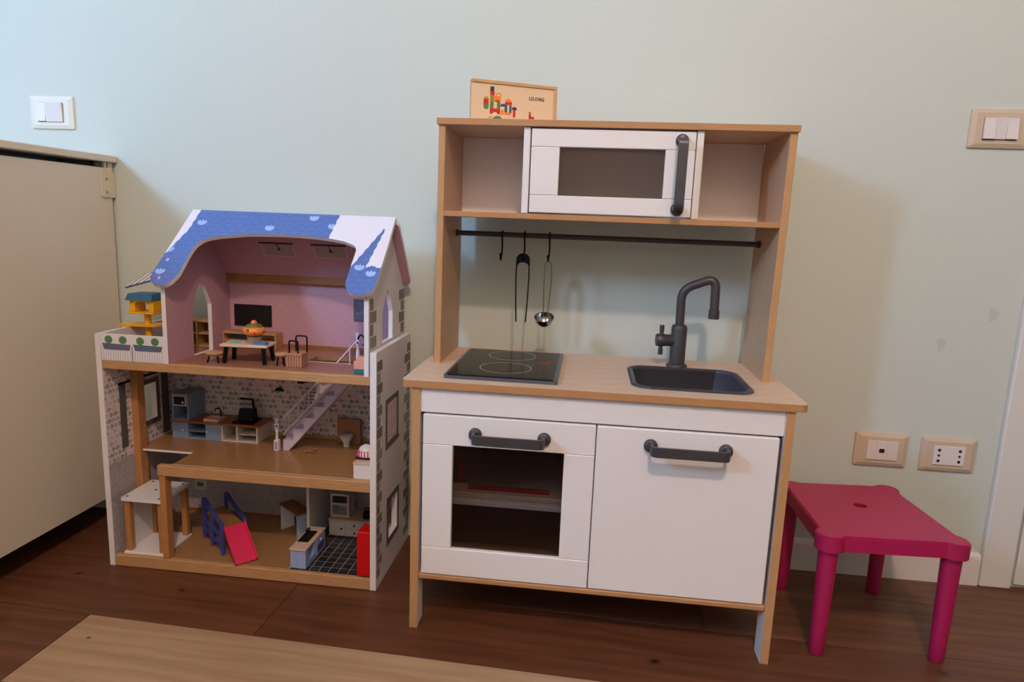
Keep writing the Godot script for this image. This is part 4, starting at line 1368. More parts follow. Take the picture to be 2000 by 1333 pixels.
	for k in 3:
		var tm := MB.new(flat([Color(0.17, 0.17, 0.185), Color(0.20, 0.195, 0.205), Color(0.145, 0.145, 0.16)][k], 0.35))
		tm.box(Vector3(-0.0101, 0, -0.0104), Vector3(0.0101, 0.0007, 0.0104), 0.0004)
		tones.append(tm.mesh())
	for i in 9:
		for j in 11:
			var x := -0.6555 + 0.0215 * i + 0.0035
			var z := 0.2625 - 0.0222 * j
			if z < 0.038 or x + 0.0101 > DI1 or x - 0.0101 < -0.6445:
				continue
			put_mesh("tile", tones[rng.randi() % 3], tiled).position = Vector3(x, Y0 + 0.0004, z) - o


func build_bricks(wall: Node3D, x: float, y0: float, y1: float, step: float, spans: Array, phase: int) -> void:
	# printed corner stones, long and short in turn, each a thin raised piece
	var tones := [Color(0.50, 0.46, 0.43), Color(0.60, 0.57, 0.54), Color(0.55, 0.51, 0.48)]
	for s in spans:
		var meshes := {}
		for w in 2:
			for k in 3:
				var m := MB.new(flat(tones[k], 0.6))
				var hz: float = absf(s[1 + w] - s[0]) / 2
				m.box(Vector3(0, -step / 2 + 0.0015, -hz), Vector3(0.0008, step / 2 - 0.0015, hz), 0.0004)
				meshes[w * 3 + k] = m.mesh()
		var n := int((y1 - y0) / step)
		for i in n:
			var w := (i + phase) % 2
			put_mesh("brick", meshes[w * 3 + rng.randi() % 3], wall).position = Vector3(x, y0 + (i + 0.5) * step, (s[0] + s[1 + w]) / 2) - DO


# ------------------------------------------------------------------ doll furniture, top storey
func build_top_floor_things() -> void:
	var seat_wood := flat(Color(0.80, 0.62, 0.45), 0.5)
	var black := black_plastic
	# dining table, turned a little
	var cx := Vector3(-0.751, Y2 + 0.0002, 0.2135)
	var t := thing("doll_table", "doll dining table with a pale top and four black legs on the top floor", "table", cx, 0.075)
	var tabletop := flat(Color(0.88, 0.77, 0.65), 0.45)
	put("tabletop", MB.new(tabletop).box(Vector3(-0.051, 0.0365, -0.027), Vector3(0.051, 0.042, 0.029), 0.001), t)
	for sx in [-1, 1]:
		for sz in [-1, 1]:
			put("leg", MB.new(black).sweep([Vector3(sx * 0.040, 0.0365, sz * 0.020), Vector3(sx * 0.0415, 0.022, sz * 0.0215), Vector3(sx * 0.044, 0.0008, sz * 0.024)], [Vector2(-0.0035, -0.0035), Vector2(0.0035, -0.0035), Vector2(0.0035, 0.0035), Vector2(-0.0035, 0.0035)], Vector3(0, 0, 1), false), t)
	var ty := cx.y + 0.0422
	# pumpkin shaped pot on a pale cup
	var po := Vector3(-0.7375, ty, 0.214)
	var pot := thing("pumpkin_pot", "orange spotted pumpkin pot with a green lid standing on the doll table", "pot", po)
	var orange := flat(Color(0.96, 0.54, 0.16), 0.4)
	put("cup", MB.new(flat(Color(0.62, 0.52, 0.40), 0.3)).lathe([Vector2(0, 0), Vector2(0.0145, 0), Vector2(0.0150, 0.002), Vector2(0.0142, 0.012), Vector2(0.0165, 0.016), Vector2(0.0, 0.016)], Transform3D.IDENTITY, 28), pot, "pale cup under the pumpkin")
	var prof := []
	for i in 13:
		var a := -PI / 2 + PI * i / 12
		prof.append(Vector2(cos(a) * 0.0235, 0.0275 + sin(a) * 0.0125))
	put("body", MB.new(orange).lathe(prof, Transform3D.IDENTITY, 36), pot)
	put("lid", MB.new(flat(Color(0.42, 0.42, 0.16), 0.5)).lathe([Vector2(0.0175, 0.0372), Vector2(0.0165, 0.0395), Vector2(0.010, 0.0425), Vector2(0.0, 0.0432)], Transform3D.IDENTITY, 28), pot, "olive green lid")
	put("knob", MB.new(flat(Color(0.90, 0.48, 0.28), 0.4)).lathe([Vector2(0, 0.0415), Vector2(0.0062, 0.0425), Vector2(0.0068, 0.0455), Vector2(0.004, 0.0495), Vector2(0, 0.0505)], Transform3D.IDENTITY, 20), pot)
	for q in [[-8.0, 0.031, 0.0034, Color(0.30, 0.32, 0.42)], [-55.0, 0.026, 0.0032, Color(0.90, 0.33, 0.14)], [28.0, 0.0245, 0.0032, Color(0.88, 0.28, 0.14)], [48.0, 0.033, 0.003, Color(0.62, 0.52, 0.62)], [75.0, 0.027, 0.003, Color(0.88, 0.32, 0.30)]]:
		var a := deg_to_rad(q[0])
		var cy: float = (q[1] - 0.0275) / 0.0125
		var r := 0.0235 * sqrt(1.0 - cy * cy)
		var dir := Vector3(sin(a) * r, 0, cos(a) * r)
		var nn := Vector3(dir.x / 0.0235, cy * 1.6, dir.z / 0.0235).normalized()
		put("spot", MB.new(flat(q[3], 0.5)).lathe([Vector2(0, 0.0008), Vector2(q[2], 0.0004), Vector2(q[2], -0.001)], along(nn, dir + Vector3(0, q[1], 0)), 14), pot)
	var teal := flat(Color(0.42, 0.74, 0.74), 0.45)
	var d1 := thing("doll_napkin", "small folded turquoise napkin on the doll table next to the pumpkin pot", "napkin", Vector3(-0.775, ty, 0.222))
	put("cloth", MB.new(teal).plate([Vector2(-0.0125, -0.004), Vector2(0.0, -0.0065), Vector2(0.0125, -0.003), Vector2(0.009, 0.006), Vector2(-0.006, 0.0055)], [], facing_up(0.0), 0.0012, teal, teal, teal), d1)
	put("fold", MB.new(teal).plate([Vector2(-0.0105, -0.003), Vector2(0.001, -0.005), Vector2(0.0035, 0.004), Vector2(-0.005, 0.0045)], [], facing_up(0.0013), 0.0011, teal, teal, teal), d1)
	var blue := flat(Color(0.38, 0.50, 0.72), 0.45)
	var d2 := thing("doll_dish", "blue rounded dish lying on the doll table beside the pumpkin pot", "dish", Vector3(-0.7175, ty, 0.2255))
	put("dish_body", MB.new(blue).plate(rounded(-0.0150, -0.008, 0.0150, 0.008, 0.005), [], facing_up(0.0), 0.0045, blue, blue, blue), d2)
	put("dish_rim", MB.new(blue).plate(rounded(-0.0160, -0.009, 0.0160, 0.009, 0.006), [rounded(-0.013, -0.0062, 0.013, 0.0062, 0.004)], facing_up(0.0045), 0.0012, blue, blue, blue), d2)
	# television and console against the pink wall
	var tv := thing("doll_television", "black flat doll television on the pink back wall", "television", Vector3(-0.834, 0.519, ZB))
	put("screen", MB.new(flat(Color(0.022, 0.024, 0.025), 0.4), tv.position).box(Vector3(-0.8805, 0.519, ZB + 0.0006), Vector3(-0.7875, 0.5695, ZB + 0.005), 0.0006), tv)
	put("tv_frame", MB.new(black, tv.position).box(Vector3(-0.8812, 0.5183, ZB + 0.0004), Vector3(-0.7868, 0.5702, ZB + 0.0034), 0.0005), tv)
	var co := Vector3(-0.826, Y2 + 0.0002, 0.052)
	var con := thing("doll_console", "wooden doll console with a teal back compartment standing under the television", "cabinet", co)
	var cw := grained(Color(0.80, 0.60, 0.42), grain, Vector3(4, 70, 70), 0.5)
	put("console_top", MB.new(cw, co).box(Vector3(-0.8924, 0.5035, 0.036), Vector3(-0.7585, 0.5085, 0.072), 0.0006), con)
	for x in [-0.8924, -0.7625]:
		put("console_side", MB.new(cw, co).box(Vector3(x, Y2 + 0.0003, 0.036), Vector3(x + 0.004, 0.5034, 0.071), 0.0005), con)
	put("console_shelf", MB.new(cw, co).box(Vector3(-0.8883, 0.484, 0.036), Vector3(-0.7627, 0.488, 0.070), 0.0005), con)
	put("console_back", MB.new(flat(Color(0.30, 0.52, 0.62), 0.5), co).box(Vector3(-0.8883, 0.4882, 0.036), Vector3(-0.8190, 0.5033, 0.040), 0.0003), con, "teal compartment back")
	put("console_back", MB.new(cw, co).box(Vector3(-0.8188, 0.4882, 0.036), Vector3(-0.7627, 0.5033, 0.040), 0.0003), con)
	# stools
	for q in [["low doll stool with a broad bowl-shaped wooden seat and black legs by the pointed doorway", Vector3(-0.8165, Y2 + 0.0002, 0.2365), 0.0205, 0.0215], ["small round wooden doll stool with black legs at the end of the doll table", Vector3(-0.6690, Y2 + 0.0002, 0.231), 0.0135, 0.0265]]:
		var s := thing("doll_stool", q[0], "stool", q[1])
		var h: float = q[3]
		var r: float = q[2]
		put("seat", MB.new(seat_wood).lathe([Vector2(0, h - 0.007), Vector2(r * 0.6, h - 0.007), Vector2(r * 0.92, h - 0.003), Vector2(r, h), Vector2(r * 0.97, h + 0.001), Vector2(0, h + 0.001)], Transform3D.IDENTITY, 28), s)
		for k in 3:
			var a := TAU * k / 3 + 0.5
			var e := Vector3(cos(a), 0, sin(a))
			put("leg", MB.new(black).tube([e * r * 0.5 + Vector3(0, h - 0.0068, 0), e * r * 0.72], 0.0018, 8), s)
	# wooden seat with two hoops
	var so := Vector3(-0.6385, Y2 + 0.0002, 0.222)
	var ch := thing("doll_trolley", "wooden slatted doll trolley with two black hoops rising from its top", "trolley", so)
	var wood := grained(Color(0.78, 0.55, 0.42), grain, Vector3(60, 4, 60), 0.5)
	put("trolley_top", MB.new(wood).box(Vector3(-0.0178, 0.0255, -0.018), Vector3(0.0178, 0.0295, 0.018), 0.0006), ch)
	for k in 6:
		var x := -0.0148 + k * 0.0059
		put("slat", MB.new(wood).box(Vector3(x - 0.0024, 0.0, 0.0118), Vector3(x + 0.0024, 0.0254, 0.0165), 0.0005), ch)
	put("trolley_body", MB.new(wood).box(Vector3(-0.0168, 0.0, -0.0165), Vector3(0.0168, 0.0254, 0.0116), 0.0005), ch)
	for q in [[-0.0118, 0.0075, 0.0118, 0.056], [-0.0065, 0.0180, -0.0105, 0.0635]]:
		var p := fillet([Vector3(q[0], 0.0296, q[2]), Vector3(q[0], q[3], q[2]), Vector3(q[1], q[3], q[2]), Vector3(q[1], 0.0296, q[2])], 0.005, 5)
		put("hoop", MB.new(black).tube(p, 0.0017, 8), ch, "black wire hoop")
	# washstand with arched tap
	var wo := Vector3(-0.4855, Y2 + 0.0002, 0.250)
	var ws := thing("doll_washstand", "pink and teal doll washstand with a tall black arched tap on the top floor", "washstand", wo)
	put("basin_block", MB.new(flat(Color(0.86, 0.63, 0.56), 0.45)).box(Vector3(-0.0135, 0.0098, -0.0135), Vector3(0.0135, 0.0270, 0.0135), 0.001).box(Vector3(-0.0085, 0.0271, -0.010), Vector3(0.0130, 0.0345, 0.010), 0.001), ws)
	put("base_block", MB.new(flat(Color(0.10, 0.46, 0.50), 0.45)).box(Vector3(-0.0135, 0.0, -0.0135), Vector3(0.0135, 0.0097, 0.0135), 0.001), ws, "teal base block")
	var arc := [Vector3(0.004, 0.0346, -0.002), Vector3(0.004, 0.068, -0.002)]
	for i in 9:
		var a := PI * i / 8
		arc.append(Vector3(-0.0025 + cos(a) * 0.0065, 0.0700 + sin(a) * 0.0090, -0.002))
	put("spout", MB.new(black).tube(arc, 0.0017, 10), ws, "black arched tap")
	put("tap_bar", MB.new(black).tube([Vector3(-0.001, 0.0585, -0.002), Vector3(0.009, 0.0585, -0.002)], 0.0012, 8), ws)
	# upper end of the stair rail
	var ro := Vector3(-0.525, Y2 + 0.0002, 0.181)
	var rl := thing("doll_handrail", "white doll handrail running down to the stair opening in the top floor", "handrail", ro)
	var white := flat(Color(0.86, 0.82, 0.90), 0.45)
	put("rail_bar", MB.new(white, ro).tube([Vector3(-0.5668, Y2 + 0.0018, 0.1815), Vector3(-0.5235, 0.5215, 0.1815)], 0.0016, 8), rl)
	put("baluster", MB.new(white, ro).tube([Vector3(-0.5367, Y2 + 0.0003, 0.1815), Vector3(-0.5367, 0.505, 0.1815)], 0.0012, 8), rl)
	put("newel", MB.new(white, ro).lathe([Vector2(0.0042, 0), Vector2(0.0042, 0.030), Vector2(0.003, 0.034), Vector2(0.0028, 0.044), Vector2(0.0055, 0.048), Vector2(0.0058, 0.053), Vector2(0.0035, 0.058), Vector2(0.0050, 0.064), Vector2(0.0048, 0.070), Vector2(0, 0.075)], Transform3D(Basis.IDENTITY, Vector3(-0.5185, Y2 + 0.0002, 0.1815)), 16), rl)
	put("peg_hole", MB.new(dark_hole, ro).lathe([Vector2(0, 0.0003), Vector2(0.0022, 0.0002), Vector2(0.0022, -0.0005)], along(Vector3(0.25, 0.1, 1), Vector3(-0.5172, Y2 + 0.0512, 0.1873)), 12), rl)
	# bookcase on the balcony, seen through the pointed doorway
	var bo := Vector3(-0.946, Y2 + 0.0002, 0.065)
	var bc := thing("doll_bookcase", "open wooden doll bookcase standing on the balcony behind the pointed doorway", "bookcase", bo)
	var shelf_wood := grained(Color(0.80, 0.60, 0.42), grain, Vector3(60, 60, 60), 0.5)
	for x in [-0.986, -0.9475, -0.909]:
		put("bookcase_side", MB.new(shelf_wood, bo).box(Vector3(x - 0.002, Y2 + 0.0003, 0.045), Vector3(x + 0.002, 0.5335, 0.088), 0.0004), bc)
	for y in [0.4723, 0.5025, 0.5315]:
		for x in [-0.9839, -0.9454]:
			put("bookcase_shelf", MB.new(shelf_wood, bo).box(Vector3(x, y - 0.002, 0.045), Vector3(x + 0.0343, y + 0.002, 0.0875), 0.0004), bc)
	put("bookcase_back", MB.new(shelf_wood, bo).box(Vector3(-0.988, Y2 + 0.0003, 0.0425), Vector3(-0.907, 0.5335, 0.0448), 0.0), bc)
	# yellow bird house on a post on the balcony
	var yo := Vector3(-1.010, Y2 + 0.0002, 0.17)
	var yb := thing("toy_bird_house", "yellow plastic toy perch with a blue roof standing on the doll house balcony", "toy", yo)
	var yellow := flat(Color(0.95, 0.70, 0.06), 0.35)
	var py := yo
	put("post", MB.new(yellow, py).tube([Vector3(-1.0095, Y2 + 0.0004, 0.17), Vector3(-1.0125, 0.5585, 0.17)], 0.0072, 18), yb)
	put("foot", MB.new(yellow, py).lathe([Vector2(0, 0), Vector2(0.018, 0), Vector2(0.018, 0.003), Vector2(0.009, 0.005)], Transform3D(Basis.IDENTITY, Vector3(-1.0095, Y2 + 0.0003, 0.17)), 20), yb)
	put("perch_plate", MB.new(yellow, py).plate([Vector2(-1.082, -0.166), Vector2(-1.076, -0.184), Vector2(-0.985, -0.192), Vector2(-0.968, -0.170), Vector2(-0.985, -0.148), Vector2(-1.06, -0.146)], [], Transform3D(facing_up(0).basis.rotated(Vector3(0, 0, 1), 0.035), Vector3(0, 0.5647, 0)), 0.0045, yellow, yellow, yellow), yb)
	put("house_floor", MB.new(yellow, py).box(Vector3(-1.0440, 0.5585, 0.145), Vector3(-0.982, 0.5625, 0.195), 0.0008), yb)
	for x in [-1.041, -0.9965]:
		put("pillar", MB.new(yellow, py).box(Vector3(x, 0.5626, 0.150), Vector3(x + 0.0125, 0.588, 0.190), 0.0015), yb)
	put("lintel", MB.new(yellow, py).plate([Vector2(-1.041, 0.5885), Vector2(-0.984, 0.5885), Vector2(-0.984, 0.5870), Vector2(-0.9965, 0.5870), Vector2(-0.9965, 0.580), Vector2(-1.0030, 0.5855), Vector2(-1.0220, 0.5855), Vector2(-1.0285, 0.580), Vector2(-1.0285, 0.5870), Vector2(-1.041, 0.5870)], [], facing_z(0.150), 0.040, yellow, yellow, yellow), yb)
	var roof_blue := flat(Color(0.16, 0.40, 0.54), 0.4)
	put("roof", MB.new(roof_blue, py).hexa([Vector3(-1.0455, 0.5886, 0.142), Vector3(-0.982, 0.5900, 0.142), Vector3(-0.982, 0.5900, 0.198), Vector3(-1.0455, 0.5886, 0.198), Vector3(-1.0420, 0.6030, 0.148), Vector3(-0.9845, 0.6040, 0.148), Vector3(-0.9845, 0.6040, 0.192), Vector3(-1.0420, 0.6030, 0.192)]), yb, "blue roof")


# ------------------------------------------------------------------ doll furniture, middle storey
func build_middle_floor_things() -> void:
	var y := Y1 + 0.0002
	var o := Vector3(-0.9, y, 0.07)
	var t := thing("doll_kitchen_unit", "long grey-blue doll kitchen counter with a brown top on the middle floor", "cabinet", o)
	var top := grained(Color(0.62, 0.36, 0.22), grain, Vector3(5, 70, 70), 0.45)
	var offwhite := flat(Color(0.84, 0.79, 0.76), 0.5)
	put("worktop", MB.new(top, o).box(Vector3(-1.0125, 0.2846, 0.032), Vector3(-0.7900, 0.2895, 0.1075), 0.0006), t)
	# grey-blue section: two doors with a gap of open shelves between them
	put("body", MB.new(slate_blue, o).box(Vector3(-1.0105, y, 0.034), Vector3(-0.8855, y + 0.003, 0.1045), 0.0003).box(Vector3(-1.0105, y + 0.003, 0.034), Vector3(-0.8855, 0.2845, 0.038), 0.0003), t)
	for x in [[-1.0105, -0.9695], [-0.9255, -0.8855]]:
		var d := put("door", MB.new(slate_blue, o).box(Vector3(x[0], y + 0.0031, 0.0382), Vector3(x[1], 0.2845, 0.1048), 0.0008), t)
		var kx: float = -0.9815 if x[0] < -1.0 else -0.9195
		put("knob", MB.new(flat(Color(0.86, 0.85, 0.84), 0.4), o).lathe([Vector2(0, 0.004), Vector2(0.0022, 0.0035), Vector2(0.0026, 0.002), Vector2(0.0015, 0)], along(Vector3(0, 0, 1), Vector3(kx, 0.2665, 0.1048)), 14), d)
	put("shelf_back", MB.new(slate_blue, o).box(Vector3(-0.9694, y + 0.0031, 0.0382), Vector3(-0.9256, 0.2845, 0.041), 0.0), t)
	put("shelf", MB.new(slate_blue, o).box(Vector3(-0.9694, 0.2632, 0.0412), Vector3(-0.9256, 0.2658, 0.1040), 0.0004), t)
	# off-white open section
	for x in [-0.8852, -0.8480, -0.7975]:
		put("upright", MB.new(offwhite, o).box(Vector3(x, y, 0.036), Vector3(x + 0.004, 0.2845, 0.1045), 0.0005), t, "off-white upright")
	put("shelf", MB.new(offwhite, o).box(Vector3(-0.8438, 0.2638, 0.0405), Vector3(-0.7977, 0.2664, 0.1040), 0.0004), t)
	put("shelf", MB.new(offwhite, o).box(Vector3(-0.8810, y, 0.036), Vector3(-0.7977, y + 0.003, 0.1042), 0.0004), t)
	put("shelf_back", MB.new(offwhite, o).box(Vector3(-0.8810, y + 0.0031, 0.036), Vector3(-0.7977, 0.2845, 0.0402), 0.0), t)
	var so := Vector3(-0.9135, 0.2897, 0.085)
	var sk := thing("doll_sink", "pale doll sink block with a black hooked tap on the grey-blue counter", "sink", so)
	put("basin", MB.new(flat(Color(0.85, 0.70, 0.62), 0.5), so).plate(rect(-0.9315, -0.1005, -0.8950, -0.066), [rect(-0.927, -0.096, -0.900, -0.0745)], facing_up(0.2897), 0.0068, flat(Color(0.85, 0.70, 0.62), 0.5), flat(Color(0.85, 0.70, 0.62), 0.5), offwhite), sk)
	put("basin_bottom", MB.new(flat(Color(0.66, 0.62, 0.60), 0.4), so).box(Vector3(-0.927, 0.2898, 0.0745), Vector3(-0.900, 0.2925, 0.096), 0.0), sk)
	var hook := [Vector3(-0.9040, 0.2966, 0.071), Vector3(-0.9045, 0.308, 0.071)]
	for i in 8:
		var a := PI * i / 7
		hook.append(Vector3(-0.9105 + cos(a) * 0.006, 0.3105 + sin(a) * 0.006, 0.071 + 0.004 * i / 7))
	put("tap", MB.new(black_plastic, so).tube(hook, 0.0017, 8), sk, "black tap")
	# microwave tower
	var mo := Vector3(-0.986, 0.2897, 0.08)
	var mw := thing("doll_microwave_tower", "grey-blue doll cupboard tower with a microwave at the end of the grey-blue counter", "cupboard", mo)
	put("body", MB.new(slate_blue, mo).box(Vector3(-1.0078, 0.2898, 0.034), Vector3(-0.9665, 0.3555, 0.0445), 0.0004).box(Vector3(-1.0078, 0.2898, 0.0446), Vector3(-1.0050, 0.3555, 0.105), 0.0004).box(Vector3(-0.9693, 0.2898, 0.0446), Vector3(-0.9665, 0.3555, 0.105), 0.0004).box(Vector3(-1.0049, 0.3520, 0.0446), Vector3(-0.9694, 0.3555, 0.105), 0.0004).box(Vector3(-1.0049, 0.2898, 0.0446), Vector3(-0.9694, 0.2925, 0.105), 0.0004), mw)
	put("niche_back", MB.new(slate_blue, mo).box(Vector3(-1.0049, 0.2926, 0.0446), Vector3(-0.9694, 0.3245, 0.048), 0.0), mw)
	var mic := put("microwave", MB.new(flat(Color(0.80, 0.70, 0.70), 0.45), mo).box(Vector3(-1.0047, 0.3255, 0.050), Vector3(-0.9712, 0.3518, 0.1055), 0.0006), mw, "pale microwave front")
	put("window", MB.new(flat(Color(0.05, 0.05, 0.055), 0.3), mo).box(Vector3(-1.0022, 0.3290, 0.1055), Vector3(-0.9745, 0.3490, 0.1060), 0.0), mic)
	put("dial", MB.new(offwhite, mo).lathe([Vector2(0, 0.0009), Vector2(0.0026, 0.0008), Vector2(0.003, 0)], along(Vector3(0, 0, 1), Vector3(-0.9795, 0.3345, 0.1060)), 14), mic)
	# coffee machine
	var co := Vector3(-0.834, 0.2897, 0.078)
	var cm := thing("doll_coffee_machine", "black doll coffee machine with a slanted white-striped back on the counter", "coffee machine", co)
	put("foot", MB.new(black_plastic, co).box(Vector3(-0.8600, 0.2898, 0.056), Vector3(-0.8070, 0.2945, 0.1005), 0.001), cm)
	put("body", MB.new(black_plastic, co).hexa([Vector3(-0.8530, 0.2946, 0.058), Vector3(-0.8160, 0.2946, 0.058), Vector3(-0.8160, 0.2946, 0.086), Vector3(-0.8530, 0.2946, 0.086), Vector3(-0.8505, 0.3215, 0.058), Vector3(-0.8185, 0.3215, 0.058), Vector3(-0.8185, 0.3215, 0.080), Vector3(-0.8505, 0.3215, 0.080)]), cm)
	put("back_sheet", MB.new(flat(Color(0.62, 0.63, 0.64), 0.5), co).hexa([Vector3(-0.8505, 0.3216, 0.060), Vector3(-0.8225, 0.3216, 0.060), Vector3(-0.8225, 0.3216, 0.070), Vector3(-0.8505, 0.3216, 0.070), Vector3(-0.8575, 0.3395, 0.056), Vector3(-0.8285, 0.3395, 0.056), Vector3(-0.8285, 0.3395, 0.062), Vector3(-0.8575, 0.3395, 0.062)]), cm, "white striped sheet")
	put("sheet_stripe", MB.new(black_plastic, co).hexa([Vector3(-0.8537, 0.3295, 0.0660), Vector3(-0.8252, 0.3295, 0.0660), Vector3(-0.8252, 0.3295, 0.0672), Vector3(-0.8537, 0.3295, 0.0672), Vector3(-0.8543, 0.3310, 0.0655), Vector3(-0.8258, 0.3310, 0.0655), Vector3(-0.8258, 0.3310, 0.0668), Vector3(-0.8543, 0.3310, 0.0668)]), cm)
	var edge := fillet([Vector3(-0.8590, 0.3415, 0.060), Vector3(-0.8270, 0.3415, 0.060), Vector3(-0.8195, 0.3215, 0.068), Vector3(-0.8165, 0.30, 0.074)], 0.006, 5)
	put("frame_edge", MB.new(black_plastic, co).tube(edge, 0.0024, 8), cm)
	# stairs rising to the top floor
	var lilac := flat(Color(0.82, 0.77, 0.86), 0.5)
	var sto := Vector3(-0.65, y, 0.115)
	var st := thing("doll_staircase", "white doll staircase with a railing and turned newel post on the middle floor", "staircase", sto)
	var zig := [Vector2(-0.7165, y)]
	for i in 7:
		var x := -0.7165 + 0.0252 * i
		var yy := 0.2700 + 0.0285 * i
		zig.append(Vector2(x, yy))
		if i < 6:
			zig.append(Vector2(x + 0.0252, yy))
	zig.append(Vector2(-0.540, 0.441))
	zig.append(Vector2(-0.5400, 0.432))
	zig.append(Vector2(-0.7030, y))
	put("flight", MB.new(lilac, sto).plate(zig, [], facing_z(0.095), 0.037, lilac, lilac, lilac), st)
	put("stringer", MB.new(lilac, sto).plate([Vector2(-0.7280, 0.2535), Vector2(-0.7280, 0.2705), Vector2(-0.574, 0.4380), Vector2(-0.556, 0.4380), Vector2(-0.7030, y + 0.0005)], [], facing_z(0.088), 0.006, lilac, lilac, lilac), st)
	for q in [[0.2725, 0.0], [0.3120, 0.0]]:
		put("handrail" if q[0] > 0.3 else "lower_rail", MB.new(flat(Color(0.91, 0.88, 0.92), 0.45), sto).tube([Vector3(-0.7300, q[0], 0.1), Vector3(-0.5950, q[0] + 0.1465, 0.1)], 0.0024, 8), st)
	for k in 5:
		var x := -0.716 + k * 0.0245
		var yy := 0.2725 + (x + 0.73) * 1.085
		put("baluster", MB.new(flat(Color(0.91, 0.88, 0.92), 0.45), sto).tube([Vector3(x, yy, 0.1), Vector3(x, yy + 0.0395, 0.1)], 0.0013, 8), st)
	var nw := Vector3(-0.7290, y, 0.137)
	var nm := MB.new(flat(Color(0.87, 0.84, 0.90), 0.45), sto)
	nm.box(nw + Vector3(-0.006, 0, -0.006), nw + Vector3(0.006, 0.0265, 0.006), 0.001)
	nm.lathe([Vector2(0.0045, 0.0265), Vector2(0.0032, 0.030), Vector2(0.0028, 0.044), Vector2(0.0045, 0.050), Vector2(0.0028, 0.0525), Vector2(0.0058, 0.058), Vector2(0.0058, 0.063), Vector2(0.0030, 0.066), Vector2(0.0044, 0.070), Vector2(0.0044, 0.075), Vector2(0.0, 0.0785)], Transform3D(Basis.IDENTITY, nw), 16)
	var newel := put("newel", nm, st)
	put("inset", MB.new(flat(Color(0.60, 0.56, 0.66), 0.5), sto).box(nw + Vector3(-0.0026, 0.004, 0.0058), nw + Vector3(0.0026, 0.022, 0.0063), 0.0), newel)
	put("peg_hole", MB.new(dark_hole, sto).lathe([Vector2(0, 0.0003), Vector2(0.002, 0.0002), Vector2(0.002, -0.0006)], along(Vector3(0.3, 0.1, 1), nw + Vector3(0.0016, 0.0605, 0.0056)), 12), newel)
	# toilet against its wooden panel
	var to := Vector3(-0.586, y, 0.06)
	var tl := thing("doll_toilet", "white doll toilet mounted on a square wooden panel under the stairs", "toilet", to)
	var panel := grained(Color(0.66, 0.44, 0.31), grain, Vector3(5, 60, 60), 0.5)
	put("panel", MB.new(panel, to).box(Vector3(-0.6155, y, 0.044), Vector3(-0.5575, 0.3065, 0.0535), 0.001), tl, "wooden back panel")
	var porcelain := flat(Color(0.84, 0.80, 0.79), 0.25)
	var oval := Transform3D(Basis(Vector3(1, 0, 0), Vector3.UP, Vector3(0, 0, 1.25)), Vector3(-0.585, y, 0.0725))
	put("bowl", MB.new(porcelain, to).lathe([Vector2(0, 0), Vector2(0.0075, 0), Vector2(0.0070, 0.006), Vector2(0.0085, 0.012), Vector2(0.0150, 0.022), Vector2(0.0162, 0.0255), Vector2(0.0, 0.0255)], oval, 28), tl)
	put("lid", MB.new(flat(Color(0.70, 0.66, 0.67), 0.3), to).lathe([Vector2(0.0155, 0.0256), Vector2(0.0155, 0.0285), Vector2(0.014, 0.0295), Vector2(0, 0.0298)], oval, 28), tl)
	# bed corner with its cushion
	var bo := Vector3(-0.4795, y, 0.222)
	var bd := thing("doll_bed", "white doll bed box with a wooden top at the open edge of the middle floor", "bed", bo)
	put("body", MB.new(doll_white, bo).box(Vector3(-0.4985, y, 0.176), Vector3(-0.4600, 0.2765, 0.2685), 0.001), bd)
	put("bed_top", MB.new(birch, bo).box(Vector3(-0.4995, 0.2766, 0.175), Vector3(-0.4595, 0.2806, 0.2695), 0.0006), bd)
	var po := Vector3(-0.481, 0.2808, 0.238)
	var cu := thing("doll_cushion", "white and pink fringed doll cushion with a yellow corner on the white doll bed", "cushion", po)
	put("base", MB.new(flat(Color(0.10, 0.04, 0.05), 0.7), po).box(Vector3(-0.5010, 0.2809, 0.2230), Vector3(-0.4605, 0.2858, 0.2500), 0.0015), cu, "black base")
	var pink := flat(Color(0.86, 0.13, 0.47), 0.7)
	var soft := flat(Color(0.88, 0.87, 0.84), 0.8)
	var hump := Transform3D(Basis(Vector3(0.0195, 0, 0), Vector3(0, 0.026, 0), Vector3(0, 0, 0.0135)), Vector3(-0.4805, 0.2858, 0.2365))
	var hp := []
	for i in 9:
		var a := PI / 2 * i / 8
		hp.append(Vector2(cos(a) * (1.0 + 0.05 * sin(i * 2.0)), sin(a)))
	put("hump", MB.new(soft, po).lathe(hp, hump, 24), cu)
	for k in 9:
		var a := PI * (0.04 + 0.92 * k / 8.0)
		var e := Vector3(cos(a) * 0.0198, 0, sin(a) * 0.0142)
		put("fringe", MB.new(pink, po).tube([Vector3(-0.4805, 0.2858, 0.2365) + e, Vector3(-0.4805, 0.2945, 0.2365) + e * 0.97, Vector3(-0.4805, 0.299, 0.2365) + e * 0.86], 0.0014, 6), cu, "pink fringe")
	put("corner", MB.new(flat(Color(0.90, 0.78, 0.12), 0.7), po).hexa([Vector3(-0.4745, 0.3050, 0.228), Vector3(-0.4610, 0.3000, 0.228), Vector3(-0.4610, 0.3000, 0.246), Vector3(-0.4745, 0.3045, 0.244), Vector3(-0.4700, 0.3125, 0.230), Vector3(-0.4610, 0.3160, 0.230), Vector3(-0.4610, 0.3150, 0.242), Vector3(-0.4700, 0.3120, 0.240)]), cu, "yellow corner")
	# a few pale sticks lying under the stairs
	var sko := Vector3(-0.652, y, 0.135)
	var sc := thing("toy_windmill_piece", "pale crossed sticks of a small toy lying on the middle floor under the stairs", "toy", sko)
	var stick := flat(Color(0.66, 0.48, 0.34), 0.5)
